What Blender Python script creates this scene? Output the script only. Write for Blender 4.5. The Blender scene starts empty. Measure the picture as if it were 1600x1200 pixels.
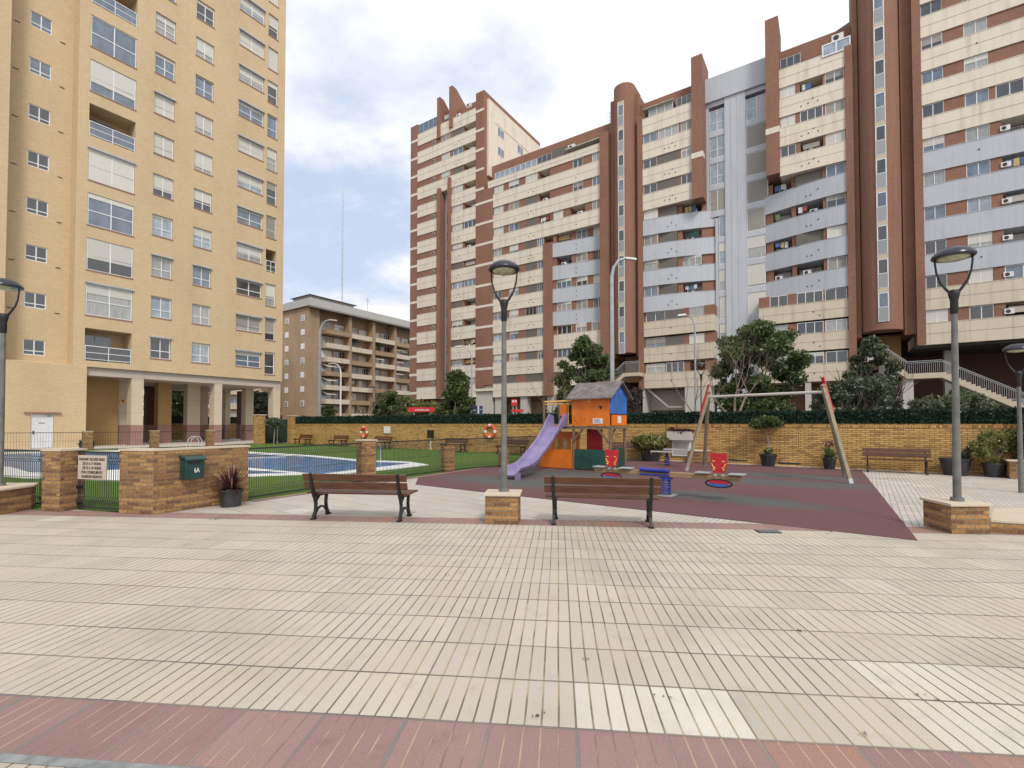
import bpy, math, random
import numpy as np
from mathutils import Vector, Matrix
rnd = random.Random(7)
R = math.radians
C = bpy.context.scene.collection
SC = bpy.context.scene
# ---------------------------------------------------------------- camera
FPX = 750.0; SH = 45.0; PIT = R(1.3); EYE = 1.6
cd = bpy.data.cameras.new('camera'); cam = bpy.data.objects.new('camera', cd); C.objects.link(cam)
cd.sensor_width = 36; cd.lens = 36 * FPX / 1600; cd.shift_y = SH / 1600
cd.clip_start = 0.05; cd.clip_end = 3000
cam.location = (0, 0, EYE); cam.rotation_euler = (R(90) + PIT, 0, 0)
SC.camera = cam
# ---------------------------------------------------------------- light
SUN_EL, SUN_AZ = 46, 163        # azimuth clockwise from +Y
sd = Vector((math.sin(R(SUN_AZ)) * math.cos(R(SUN_EL)), math.cos(R(SUN_AZ)) * math.cos(R(SUN_EL)), math.sin(R(SUN_EL))))
sl = bpy.data.lights.new('sun', 'SUN'); sl.energy = 2.0; sl.angle = R(13); sl.color = (1, .94, .85)
so = bpy.data.objects.new('sun', sl); C.objects.link(so)
so.rotation_euler = (-sd).to_track_quat('-Z', 'Y').to_euler()
W = bpy.data.worlds.new('World'); SC.world = W; W.use_nodes = True
SC.view_settings.view_transform = 'Standard'; SC.view_settings.look = 'None'
SC.view_settings.exposure = 0.16; SC.view_settings.gamma = 1

class G_:
    """small helper to wire shader nodes"""
    def __init__(s, nt): s.nt = nt
    def n(s, t, **k):
        x = s.nt.nodes.new(t)
        for a, b in k.items(): setattr(x, a, b)
        return x
    def put(s, sock, v):
        if isinstance(v, bpy.types.NodeSocket): s.nt.links.new(v, sock)
        elif v is not None:
            if isinstance(v, (tuple, list)) and len(v) == 3 and sock.type == 'RGBA': v = (*v, 1)
            sock.default_value = v
    def m(s, op, a, b=None, c=None, clamp=False):
        x = s.n('ShaderNodeMath', operation=op, use_clamp=clamp)
        s.put(x.inputs[0], a)
        if b is not None: s.put(x.inputs[1], b)
        if c is not None: s.put(x.inputs[2], c)
        return x.outputs[0]
    def mix(s, f, a, b, mode='MIX'):
        x = s.n('ShaderNodeMix', data_type='RGBA', blend_type=mode)
        s.put(x.inputs[0], f); s.put(x.inputs[6], a); s.put(x.inputs[7], b)
        return x.outputs[2]
    def ss(s, v, lo, hi, a=0., b=1.):
        x = s.n('ShaderNodeMapRange', interpolation_type='SMOOTHSTEP')
        s.put(x.inputs[0], v); s.put(x.inputs[1], lo); s.put(x.inputs[2], hi); s.put(x.inputs[3], a); s.put(x.inputs[4], b)
        return x.outputs[0]
    def noise(s, vec, sc, det=3., ro=.55, dist=0.):
        x = s.n('ShaderNodeTexNoise')
        if vec is not None: s.put(x.inputs['Vector'], vec)
        x.inputs['Scale'].default_value = sc; x.inputs['Detail'].default_value = det
        x.inputs['Roughness'].default_value = ro; x.inputs['Distortion'].default_value = dist
        return x.outputs[0]
    def mapv(s, vec, loc=(0, 0, 0), rot=(0, 0, 0), sc=(1, 1, 1)):
        x = s.n('ShaderNodeMapping'); s.put(x.inputs[0], vec)
        x.inputs[1].default_value = loc; x.inputs[2].default_value = rot; x.inputs[3].default_value = sc
        return x.outputs[0]
    def sep(s, v):
        x = s.n('ShaderNodeSeparateXYZ'); s.put(x.inputs[0], v); return x.outputs
    def comb(s, a, b, c=0.):
        x = s.n('ShaderNodeCombineXYZ'); s.put(x.inputs[0], a); s.put(x.inputs[1], b); s.put(x.inputs[2], c); return x.outputs[0]

def sky():
    nt = W.node_tree; nt.nodes.clear(); g = G_(nt)
    st = g.n('ShaderNodeTexSky', sky_type='NISHITA', sun_disc=False)
    st.sun_elevation = R(SUN_EL); st.sun_rotation = R(SUN_AZ); st.air_density = 1; st.dust_density = 1.2
    tc = g.n('ShaderNodeTexCoord').outputs['Generated']
    x, y, z = g.sep(tc)
    zz = g.m('ADD', g.m('MAXIMUM', z, 0.), .22)
    p = g.comb(g.m('DIVIDE', x, zz), g.m('DIVIDE', y, zz), 0.)
    n1 = g.noise(g.mapv(p, (3.1, 1.7, 0), (0, 0, R(25)), (.55, 1.0, 1)), 1.15, 7, .55, .5)
    n2 = g.noise(g.mapv(p, (7.3, 4.1, 0)), 3.2, 5, .6, .3)
    nn = g.m('ADD', g.m('MULTIPLY', n1, .72), g.m('MULTIPLY', n2, .28))
    side = g.ss(x, -.45, .25, 0., .15)                       # thicker cloud towards the right
    low = g.ss(z, 0.02, .5, .12, 0.)
    cov = g.ss(g.m('ADD', g.m('ADD', nn, side), low), .42, .60)
    shade = g.ss(n2, .3, .72, 8.9, 10.3)
    glow = g.ss(x, -.5, .1, .93, 1.05)
    cl = g.m('MULTIPLY', shade, glow)
    cc = g.n('ShaderNodeCombineColor'); g.put(cc.inputs[0], g.m('MULTIPLY', cl, .985)); g.put(cc.inputs[1], g.m('MULTIPLY', cl, .99)); g.put(cc.inputs[2], g.m('MULTIPLY', cl, 1.02))
    # thin veil over the blue
    blue = g.mix(.80, st.outputs[0], (6.1, 7.1, 9.2))
    col = g.mix(cov, blue, cc.outputs[0])
    bg = g.n('ShaderNodeBackground'); g.put(bg.inputs[0], col); bg.inputs[1].default_value = .1
    g.nt.links.new(bg.outputs[0], g.n('ShaderNodeOutputWorld').inputs[0])
sky()

# ---------------------------------------------------------------- view geometry used to lay out the place
def ray(px, py):
    xc = (px - 800) / FPX; yc = (600 + SH - py) / FPX
    return xc, math.cos(PIT) - yc * math.sin(PIT), math.sin(PIT) + yc * math.cos(PIT)
def GP(px, py, z=0.):
    d = ray(px, py); t = (z - EYE) / d[2]; return d[0] * t, d[1] * t
def ZAT(px, py, D):
    d = ray(px, py); return EYE + d[2] * D / d[1]
def PLN(px, py, O, ang, dy=0.):
    d = ray(px, py); ux, uy = math.cos(ang), math.sin(ang); nx, ny = -uy, ux
    t = ((O[0] * nx + O[1] * ny) + dy) / (d[0] * nx + d[1] * ny)
    X, Y = d[0] * t, d[1] * t
    return (X - O[0]) * ux + (Y - O[1]) * uy, EYE + d[2] * t
AA = math.atan2(.830, .558); BA = math.atan2(-.556, .831); GA = math.atan2(-.595, .804)
OA = (-29.2, 32.9); OB = (15.04, 56.4); OWL = (-17.46, 38.79)
def xa(px, y=545, dy=0.): return PLN(px, y, OA, AA, dy)[0]
def xb(px, y=500, dy=0.): return PLN(px, y, OB, BA, dy)[0]

# ---------------------------------------------------------------- mesh builder
class MB:
    def __init__(s): s.v = []; s.f = []; s.mi = []
    def add(s, vs, fs, mi=0):
        o = len(s.v); s.v += [tuple(p) for p in vs]; s.f += [tuple(i + o for i in f) for f in fs]; s.mi += [mi] * len(fs); return s
    def box(s, x0, x1, y0, y1, z0, z1, mi=0):
        return s.add([(x0, y0, z0), (x1, y0, z0), (x1, y1, z0), (x0, y1, z0), (x0, y0, z1), (x1, y0, z1), (x1, y1, z1), (x0, y1, z1)],
                     [(0, 3, 2, 1), (4, 5, 6, 7), (0, 1, 5, 4), (1, 2, 6, 5), (2, 3, 7, 6), (3, 0, 4, 7)], mi)
    def obox(s, c, ax, ay, az, mi=0):
        c = Vector(c); ax, ay, az = Vector(ax), Vector(ay), Vector(az)
        vs = [c + sx * ax + sy * ay + sz * az for sz in (-1, 1) for sx, sy in ((-1, -1), (1, -1), (1, 1), (-1, 1))]
        return s.add(vs, [(0, 3, 2, 1), (4, 5, 6, 7), (0, 1, 5, 4), (1, 2, 6, 5), (2, 3, 7, 6), (3, 0, 4, 7)], mi)
    def bar(s, a, b, w, h, up=(0, 0, 1), mi=0):
        a, b = Vector(a), Vector(b); d = (b - a); L = d.length; d.normalize()
        sx = d.cross(Vector(up));
        if sx.length < 1e-4: sx = d.cross(Vector((0, 1, 0)))
        sx.normalize(); uz = sx.cross(d).normalized()
        return s.obox((a + b) / 2, d * L / 2, sx * w / 2, uz * h / 2, mi)
    def prism(s, poly, z0, z1, mi=0):
        n = len(poly)
        a = sum(poly[i][0] * poly[(i + 1) % n][1] - poly[(i + 1) % n][0] * poly[i][1] for i in range(n))
        if a < 0: poly = poly[::-1]
        vs = [(p[0], p[1], z0) for p in poly] + [(p[0], p[1], z1) for p in poly]
        return s.add(vs, [tuple(range(n))[::-1], tuple(range(n, 2 * n))] + [(i, (i + 1) % n, n + (i + 1) % n, n + i) for i in range(n)], mi)
    def sheet(s, poly, z, mi=0):
        n = len(poly)
        a = sum(poly[i][0] * poly[(i + 1) % n][1] - poly[(i + 1) % n][0] * poly[i][1] for i in range(n))
        if a < 0: poly = poly[::-1]
        return s.add([(p[0], p[1], z) for p in poly], [tuple(range(n))], mi)
    def prof(s, poly, x0, x1, mi=0):
        """polygon in the yz plane pushed along x"""
        n = len(poly)
        a = sum(poly[i][0] * poly[(i + 1) % n][1] - poly[(i + 1) % n][0] * poly[i][1] for i in range(n))
        if a < 0: poly = poly[::-1]
        vs = [(x0, p[0], p[1]) for p in poly] + [(x1, p[0], p[1]) for p in poly]
        return s.add(vs, [tuple(range(n))[::-1], tuple(range(n, 2 * n))] + [(i, (i + 1) % n, n + (i + 1) % n, n + i) for i in range(n)], mi)
    def ribbon(s, path, w, x0, x1, mi=0):
        """a cast bar: path of (y,z) with width(s), pushed along x"""
        L, Rr = [], []
        for i, p in enumerate(path):
            q0 = path[max(i - 1, 0)]; q1 = path[min(i + 1, len(path) - 1)]
            d = Vector((q1[0] - q0[0], q1[1] - q0[1])).normalized(); ww = (w[i] if isinstance(w, (list, tuple)) else w) / 2
            L.append((p[0] - d.y * ww, p[1] + d.x * ww)); Rr.append((p[0] + d.y * ww, p[1] - d.x * ww))
        n = len(path)
        vs = [(x, *q) for x in (x0, x1) for q in L + Rr]
        fs = []
        for i in range(n - 1):
            a, b, c, d2 = i, i + 1, n + i + 1, n + i
            fs += [(a, b, c, d2), (2 * n + d2, 2 * n + c, 2 * n + b, 2 * n + a), (a, 2 * n + a, 2 * n + b, b), (d2, c, 2 * n + c, 2 * n + d2)]
        fs += [(0, n, 3 * n, 2 * n), (n - 1, 3 * n - 1, 4 * n - 1, 2 * n - 1)]
        return s.add(vs, fs, mi)
    def tube(s, pts, r, seg=8, mi=0, caps=True):
        pts = [Vector(p) for p in pts]; n = len(pts); vs = []; fs = []
        prev = None
        for i, p in enumerate(pts):
            d = (pts[min(i + 1, n - 1)] - pts[max(i - 1, 0)]).normalized()
            if prev is None:
                a = d.cross(Vector((0, 0, 1)))
                if a.length < .05: a = d.cross(Vector((0, 1, 0)))
            else: a = prev - d * prev.dot(d)
            a.normalize(); prev = a; b = d.cross(a)
            rr = r[i] if isinstance(r, (list, tuple)) else r
            vs += [p + (a * math.cos(t) + b * math.sin(t)) * rr for t in [2 * math.pi * k / seg for k in range(seg)]]
        for i in range(n - 1):
            for k in range(seg):
                k2 = (k + 1) % seg
                fs.append((i * seg + k, i * seg + k2, (i + 1) * seg + k2, (i + 1) * seg + k))
        if caps: fs += [tuple(range(seg))[::-1], tuple((n - 1) * seg + k for k in range(seg))]
        return s.add(vs, fs, mi)
    def lathe(s, prof, c=(0, 0), seg=20, mi=0, sy=1.):
        vs = []; fs = []; n = len(prof)
        for r, z in prof:
            vs += [(c[0] + r * math.cos(2 * math.pi * k / seg), c[1] + sy * r * math.sin(2 * math.pi * k / seg), z) for k in range(seg)]
        for i in range(n - 1):
            for k in range(seg):
                k2 = (k + 1) % seg
                fs.append((i * seg + k, i * seg + k2, (i + 1) * seg + k2, (i + 1) * seg + k))
        fs += [tuple(range(seg))[::-1], tuple((n - 1) * seg + k for k in range(seg))]
        return s.add(vs, fs, mi)
    def quad(s, a, b, c, d, mi=0): return s.add([a, b, c, d], [(0, 1, 2, 3)], mi)
    def build(s, name, mat, parent=None, smooth=False, loc=(0, 0, 0), bevel=0):
        me = bpy.data.meshes.new(name); me.from_pydata(s.v, [], s.f)
        mats = mat if isinstance(mat, (list, tuple)) else [mat]
        for m in mats: me.materials.append(m)
        if len(mats) > 1: me.polygons.foreach_set('material_index', s.mi)
        uv = me.uv_layers.new(name='uv'); buf = []
        for p in me.polygons:
            n = p.normal
            if abs(n.z) > .75:
                for vi in p.vertices: c = s.v[vi]; buf += [c[0], c[1]]
            else:
                L = math.hypot(n.x, n.y) or 1; tx, ty = -n.y / L, n.x / L
                for vi in p.vertices: c = s.v[vi]; buf += [c[0] * tx + c[1] * ty, c[2]]
        uv.data.foreach_set('uv', buf)
        if smooth:
            me.polygons.foreach_set('use_smooth', [True] * len(me.polygons)); me.set_sharp_from_angle(angle=R(40))
        me.update()
        o = bpy.data.objects.new(name, me); C.objects.link(o); o.location = loc
        if parent: o.parent = parent
        if bevel:
            b = o.modifiers.new('bevel', 'BEVEL'); b.width = bevel; b.segments = 2; b.limit_method = 'ANGLE'
        return o

def tag(o, label, cat, group=None):
    o['label'] = label; o['category'] = cat
    if group: o['group'] = group
    return o
def thing(name, label, cat, loc=(0, 0, 0), rz=0., group=None):
    o = bpy.data.objects.new(name, None); C.objects.link(o); o.empty_display_size = .2
    o.location = loc; o.rotation_euler = (0, 0, rz); return tag(o, label, cat, group)
def struct(o, kind='structure'): o['kind'] = kind; return o
def dup(root, loc=None, rz=None, label=None, group=None):
    r = root.copy(); C.objects.link(r)
    if loc is not None: r.location = loc
    if rz is not None: r.rotation_euler = (0, 0, rz)
    if label: r['label'] = label
    if group: r['group'] = group
    for ch in list(root.children):
        c = ch.copy(); C.objects.link(c); c.parent = r
        for g in list(ch.children):
            d = g.copy(); C.objects.link(d); d.parent = c
    return r

# ---------------------------------------------------------------- materials
def newmat(name):
    m = bpy.data.materials.new(name); m.use_nodes = True; nt = m.node_tree
    b = nt.nodes['Principled BSDF']; return m, G_(nt), b
def bump(g, b, h, st=.3, dist=.01):
    x = g.n('ShaderNodeBump'); x.inputs['Strength'].default_value = st; x.inputs['Distance'].default_value = dist
    g.put(x.inputs['Height'], h); g.nt.links.new(x.outputs[0], b.inputs['Normal'])
def uvv(g): return g.n('ShaderNodeTexCoord').outputs['UV']
def obv(g): return g.n('ShaderNodeTexCoord').outputs['Object']
def plain(name, col, rough=.6, var=.12, sc=3., metal=0., bmp=0., spec=.5, fine=0.):
    m, g, b = newmat(name)
    v = obv(g); n = g.noise(v, sc, 4)
    c2 = tuple(min(1, x * (1 + var)) for x in col); c1 = tuple(x * (1 - var) for x in col)
    c = g.mix(g.ss(n, .3, .7), c1, c2)
    if fine:
        n2 = g.noise(v, sc * 25, 2); c = g.mix(g.ss(n2, .35, .7, 0, fine), c, tuple(x * .55 for x in col))
    g.put(b.inputs['Base Color'], c); b.inputs['Roughness'].default_value = rough; b.inputs['Metallic'].default_value = metal
    b.inputs['Specular IOR Level'].default_value = spec
    if bmp: bump(g, b, g.noise(v, sc * 18, 3), bmp)
    return m
def brick(name, c1, c2, mortar, bw=.25, bh=.065, ms=.012, var=.25, dark=None, stain=.12, squash=.5, rough=.85):
    m, g, b = newmat(name)
    uv = uvv(g)
    t = g.n('ShaderNodeTexBrick', offset=.5); g.put(t.inputs['Vector'], uv)
    t.inputs['Scale'].default_value = 1; t.inputs['Brick Width'].default_value = bw; t.inputs['Row Height'].default_value = bh
    t.inputs['Mortar Size'].default_value = ms; t.inputs['Mortar Smooth'].default_value = .2; t.inputs['Bias'].default_value = 0
    g.put(t.inputs['Color1'], c1); g.put(t.inputs['Color2'], c2); g.put(t.inputs['Mortar'], mortar)
    col = t.outputs[0]
    x, y, _ = g.sep(uv)
    row = g.m('FLOOR', g.m('DIVIDE', y, bh)); sh = g.m('MULTIPLY', g.m('SUBTRACT', 1., g.m('MODULO', g.m('ABSOLUTE', row), 2.)), .5)
    cx = g.m('FLOOR', g.m('ADD', g.m('DIVIDE', x, bw), sh))
    wn = g.n('ShaderNodeTexWhiteNoise', noise_dimensions='2D'); g.put(wn.inputs[0], g.comb(cx, row))
    if dark: col = g.mix(g.m('MULTIPLY', g.ss(wn.outputs[0], .70, .86), g.m('SUBTRACT', 1., t.outputs['Fac'])), col, dark)
    col = g.mix(g.ss(g.noise(uv, 22, 3), .3, .8, 0, var), col, (.58, .55, .52), 'MULTIPLY')
    st = g.noise(g.mapv(uv, (0, 0, 0), (0, 0, 0), (.35, .12, 1)), 1., 5)
    col = g.mix(g.ss(st, .42, .75, 0, stain), col, (.5, .45, .40), 'MULTIPLY')
    g.put(b.inputs['Base Color'], col); b.inputs['Roughness'].default_value = rough
    bump(g, b, g.m('SUBTRACT', g.m('MULTIPLY', g.noise(uv, 60, 2), .3), t.outputs['Fac']), .5, .006)
    return m
def panel(name, col, rough=.6, vstep=0., stain=.25, hstep=0.):
    m, g, b = newmat(name); uv = uvv(g); x, y, _ = g.sep(uv)
    n = g.noise(g.mapv(uv, (0, 0, 0), (0, 0, 0), (1.5, .12, 1)), 1.3, 6, .6)
    c = g.mix(g.ss(n, .46, .75, 0, stain), col, (col[0] * .52, col[1] * .47, col[2] * .42))
    n3 = g.noise(uv, .35, 3); c = g.mix(g.ss(n3, .35, .7, 0, .35), c, tuple(q * 1.14 for q in col))
    c = g.mix(g.ss(g.noise(uv, 45, 2), .4, .7, 0, .1), c, tuple(q * .6 for q in col))
    for st, ax in ((vstep, x), (hstep, y)):
        if st:
            f = g.m('ABSOLUTE', g.m('SUBTRACT', g.m('FRACT', g.m('DIVIDE', ax, st)), .5))
            c = g.mix(g.ss(f, .45, .5, 0, .3), c, tuple(q * .55 for q in col))
    g.put(b.inputs['Base Color'], c); b.inputs['Roughness'].default_value = rough
    return m
def paving(name, ang, per, oa, ob, strips, cols, groove, joint, gw=.008, jw=.011, speck=.2, white=.93, stain=.2, pale=(), js=(.3, .55, .15, .8)):
    """ribbed pavement tiles; ang = direction of the rows, ribs run across"""
    m, g, b = newmat(name)
    v = obv(g)
    p = g.mapv(v, (0, 0, 0), (0, 0, -ang), (1, 1, 1)); x, y, _ = g.sep(p)
    wob = g.m('MULTIPLY', g.m('SUBTRACT', g.noise(v, .8, 2), .5), .02)
    a = g.m('SUBTRACT', g.m('ADD', x, wob), oa); bb = g.m('SUBTRACT', g.m('ADD', y, wob), ob)
    def dist(q, pp): # metres to the nearest line
        return g.m('MULTIPLY', g.m('ABSOLUTE', g.m('SUBTRACT', g.m('FRACT', g.m('ADD', g.m('DIVIDE', q, pp), .5)), .5)), pp)
    ia, ib = g.m('FLOOR', g.m('DIVIDE', a, per)), g.m('FLOOR', g.m('DIVIDE', bb, per))
    wn = g.n('ShaderNodeTexWhiteNoise', noise_dimensions='2D'); g.put(wn.inputs[0], g.comb(ia, ib)); r = wn.outputs[0]
    wn2 = g.n('ShaderNodeTexWhiteNoise', noise_dimensions='2D'); g.put(wn2.inputs[0], g.comb(g.m('FLOOR', g.m('DIVIDE', a, per / strips)), ib)); r2 = wn2.outputs[0]
    col = g.mix(r, cols[0], cols[1]); col = g.mix(g.ss(r, white, white + .02), col, cols[2])
    for rb, _, ca, ea in pale:
        col = g.mix(g.m('MULTIPLY', g.m('MULTIPLY', g.m('COMPARE', ib, float(rb), .3), g.m('COMPARE', ia, ca, ea)), .6), col, cols[2])
    col = g.mix(g.m('MULTIPLY', r2, .10), col, tuple(q * .6 for q in cols[0]))
    sp = g.noise(v, 140, 2); col = g.mix(g.ss(sp, .5, .72, 0, speck), col, tuple(q * .45 for q in cols[0]))
    sp2 = g.noise(v, 210, 1); col = g.mix(g.ss(sp2, .60, .75, 0, speck), col, tuple(min(.9, q * 1.7) for q in cols[1]))
    st = g.noise(g.mapv(v, (5, 2, 0)), .55, 6, .62); col = g.mix(g.ss(st, .48, .72, 0, stain), col, tuple(q * .52 for q in cols[0]))
    st2 = g.noise(g.mapv(v, (15, 2, 0)), 3.5, 5, .65); col = g.mix(g.ss(st2, .55, .8, 0, stain * 1.3), col, tuple(q * .5 for q in cols[0]))
    hue = g.noise(g.mapv(v, (1, 22, 0)), .9, 3); col = g.mix(g.ss(hue, .45, .75, 0, .22), col, (cols[0][0] * 1.02, cols[0][1] * .9, cols[0][2] * .72))
    gn = g.noise(g.mapv(v, (2, 9, 0)), 1.6, 4, .6)
    gd = dist(a, per / strips); gm = g.ss(gd, gw * .45, gw * .8, 1, 0)
    gcol = g.mix(g.ss(gn, .42, .6), groove[0], groove[1])
    gm = g.m('MULTIPLY', gm, g.ss(g.noise(g.mapv(v, (7, 9, 0)), 2.3, 3), .25, .5, .6, 1.))
    col = g.mix(gm, col, gcol)
    jb = dist(bb, per); ja = dist(a, per)
    jm = g.m('MAXIMUM', g.ss(jb, jw * .4, jw * .75, 1, 0), g.ss(ja, jw * js[0], jw * js[1], g.ss(gn, .4, .6, js[2], js[3]), 0.))
    jm2 = g.m('MULTIPLY', jm, g.ss(g.noise(g.mapv(v, (4, 1, 0)), 1.1, 4), .32, .6, .5, 1.))
    col = g.mix(jm2, col, joint)
    g.put(b.inputs['Base Color'], col); b.inputs['Roughness'].default_value = .62; b.inputs['Specular IOR Level'].default_value = .35
    h = g.m('SUBTRACT', g.m('MULTIPLY', g.noise(v, 90, 3), .12), g.m('MAXIMUM', gm, jm)); bump(g, b, h, .55, .004)
    return m
def leafmat(name, dark, light, rough=.55, hi=None):
    m, g, b = newmat(name)
    gi = g.n('ShaderNodeNewGeometry').outputs['Random Per Island']
    c = g.mix(gi, dark, light)
    if hi: c = g.mix(g.ss(gi, .9, .93), c, hi)
    c = g.mix(g.ss(g.noise(obv(g), 1.2, 3), .35, .65, 0, .5), c, dark)
    g.put(b.inputs['Base Color'], c); b.inputs['Roughness'].default_value = rough; b.inputs['Specular IOR Level'].default_value = .3
    b.inputs['Subsurface Weight'].default_value = 0
    tr = g.n('ShaderNodeBsdfTranslucent'); g.put(tr.inputs[0], c); mx = g.n('ShaderNodeMixShader'); mx.inputs[0].default_value = .3
    out = m.node_tree.nodes['Material Output']
    g.nt.links.new(b.outputs[0], mx.inputs[1]); g.nt.links.new(tr.outputs[0], mx.inputs[2]); g.nt.links.new(mx.outputs[0], out.inputs[0])
    return m
def glass(name, base, rough=.06, fold=False, spec=.8, ior=1.7):
    m, g, b = newmat(name); uv = uvv(g)
    oi = g.n('ShaderNodeObjectInfo').outputs['Random']
    n = g.noise(g.mapv(uv, (0, 0, 0), (0, 0, 0), (14 if fold else 1.2, .6, 1)), 1.5, 3)
    c = g.mix(g.ss(n, .35, .65, .0, .75), base, tuple(q * .5 for q in base))
    c = g.mix(g.m('MULTIPLY', oi, .5), c, tuple(q * .45 for q in base))
    g.put(b.inputs['Base Color'], c); b.inputs['Roughness'].default_value = rough
    b.inputs['Specular IOR Level'].default_value = spec; b.inputs['IOR'].default_value = ior
    nb = g.n('ShaderNodeBump'); nb.inputs['Strength'].default_value = .04; nb.inputs['Distance'].default_value = .05
    g.put(nb.inputs['Height'], g.noise(uv, 1.1, 2)); g.nt.links.new(nb.outputs[0], b.inputs['Normal'])
    return m
def slat(name, col, step=.05, dark=.5, rough=.6):
    m, g, b = newmat(name); x, y, _ = g.sep(uvv(g))
    f = g.m('FRACT', g.m('DIVIDE', y, step)); oi = g.n('ShaderNodeObjectInfo').outputs['Random']
    c = g.mix(g.ss(f, .62, 1.), col, tuple(q * dark for q in col)); c = g.mix(g.m('MULTIPLY', oi, .45), c, tuple(q * .62 for q in col))
    g.put(b.inputs['Base Color'], c); b.inputs['Roughness'].default_value = rough; bump(g, b, f, .3, .01)
    return m
def wood(name, c1, c2, rough=.55, ax=0, sc=1.):
    m, g, b = newmat(name); v = obv(g)
    s = [9 * sc, 9 * sc, 9 * sc]; s[ax] = .7 * sc
    n = g.noise(g.mapv(v, (0, 0, 0), (0, 0, 0), s), 4, 5, .65, .6)
    c = g.mix(g.ss(n, .35, .68), c1, c2); c = g.mix(g.ss(g.noise(v, 2.2, 4), .5, .8, 0, .45), c, tuple(q * .55 for q in c1))
    g.put(b.inputs['Base Color'], c); b.inputs['Roughness'].default_value = rough; bump(g, b, n, .25, .004)
    return m

M = {}
TA = math.atan2(-.0957, .9954)
def T2W(a, b): return a * math.cos(TA) - b * math.sin(TA), a * math.sin(TA) + b * math.cos(TA)
def mats():
    M['brick_tan'] = brick('tan_brick', (.69, .53, .335), (.61, .46, .275), (.47, .35, .215), .25, .06, .009, .1, None, .22)
    M['brick_wall'] = brick('yellow_brick', (.66, .42, .145), (.53, .31, .095), (.20, .12, .05), .26, .068, .012, .35, (.38, .21, .08), .25)
    M['brick_near'] = brick('tawny_brick', (.47, .265, .10), (.24, .115, .04), (.25, .17, .105), .27, .07, .012, 1., (.19, .095, .045), .9)
    M['brick_red'] = brick('red_brick', (.34, .165, .108), (.265, .125, .078), (.19, .11, .08), .25, .07, .01, .25, None, .35)
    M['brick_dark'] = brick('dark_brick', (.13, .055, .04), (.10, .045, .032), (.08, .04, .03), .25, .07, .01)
    M['brick_far'] = brick('brown_brick', (.47, .335, .21), (.37, .25, .15), (.2, .14, .09), .3, .08, .01, .2, None, .35)
    M['cream'] = panel('cream_panel', (.70, .63, .52), .7, 0, .5)
    M['cream2'] = panel('weathered_cream', (.61, .53, .42), .75, 2.6, .55)
    M['grey'] = panel('grey_panel', (.46, .48, .52), .5, .42, .25)
    M['grey_smooth'] = panel('smooth_grey_panel', (.48, .50, .54), .5, .9, .2, .3)
    M['conc'] = panel('pale_concrete', (.50, .47, .42), .8, 0, .3)
    M['stone'] = panel('pale_stone', (.54, .46, .35), .7, 0, .15, 1.2)
    M['redstone'] = panel('red_stone', (.30, .17, .14), .7, 0, .15)
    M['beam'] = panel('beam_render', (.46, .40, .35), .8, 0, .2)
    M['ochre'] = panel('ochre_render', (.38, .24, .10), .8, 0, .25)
    M['white'] = plain('white_frame', (.72, .73, .74), .4, .05)
    M['whitewall'] = plain('white_metal_door', (.62, .64, .66), .45, .06)
    M['alu'] = plain('grey_frame', (.42, .43, .44), .4, .1, 3, .3)
    M['g_dark'] = glass('dark_glass', (.035, .04, .045))
    M['g_blue'] = glass('painted_sky_glass', (.15, .20, .27), .05)  # blue base colour paints in the sky's reflection
    M['g_curt'] = glass('curtained_glass', (.42, .42, .40), .12, True)
    M['g_pale'] = glass('blue_pale_glass', (.36, .43, .50), .1)
    M['blind'] = slat('roller_blind', (.66, .64, .58), .05, .78)
    M['blind_g'] = slat('grey_blind', (.33, .31, .28), .05, .7)
    M['louvre'] = slat('dark_louvre', (.17, .15, .13), .09, .35)
    M['louvre_g'] = slat('grey_louvre', (.36, .37, .39), .12, .5)
    M['louvre_w'] = slat('white_louvre', (.62, .61, .57), .055, .4)
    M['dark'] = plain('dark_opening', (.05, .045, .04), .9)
    M['roof_c'] = panel('grey_slate', (.26, .25, .23), .8, 0, .4, .5)
    M['concrete_roof'] = plain('roof_concrete', (.40, .38, .34), .9, .15)
    M['tile'] = paving('beige_ribbed_tiles', TA, .457, .09, 2.575, 5, ((.47, .422, .355), (.54, .487, .412), (.66, .625, .55)),
                       ((.16, .125, .09), (.39, .30, .19)), (.12, .10, .085), .0086, .013, .34, .985, .34, ((0, 0, .5, .6), (0, 0, 5., 1.1), (1, 0, 5., 1.1)))
    M['tile_red'] = paving('red_band_tiles', TA, .457, .09, 2.575, 5, ((.27, .165, .155), (.35, .225, .205), (.34, .195, .15)),
                           ((.24, .14, .125), (.44, .30, .22)), (.19, .175, .165), .0075, .019, .6, .82, .4, (), (.45, .75, .7, 1.))
    M['tile_u'] = paving('beige_plaza_tiles', GA, .457, 0, 0, 5, ((.47, .43, .38), (.54, .50, .45), (.60, .57, .52)),
                         ((.20, .16, .125), (.34, .27, .19)), (.18, .15, .12), .0095, .012)
    M['mortar'] = plain('grey_mortar', (.24, .25, .25), .9, .25, 9, 0, .4)
    M['asph'] = plain('asphalt', (.07, .07, .07), .9, .2, .6, 0, .3)
    M['terrace'] = panel('pool_terrace', (.55, .50, .44), .7, .5, .2)
    M['coping'] = plain('white_coping', (.78, .78, .76), .6, .07, 2)
    M['iron'] = plain('black_iron', (.016, .016, .018), .5, .3, 6, .2, .2)
    M['wire'] = plain('dark_wire', (.022, .03, .028), .5, .1, 6)
    M['pole'] = plain('grey_paint', (.15, .15, .14), .5, .25, 5, 0, .1, .5, .35)
    M['lamp'] = plain('lamp_shade', (.035, .036, .05), .28, .25, 6, .3)
    M['lampglass'] = plain('lamp_glass', (.42, .44, .30), .25, .3, 12)
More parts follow.
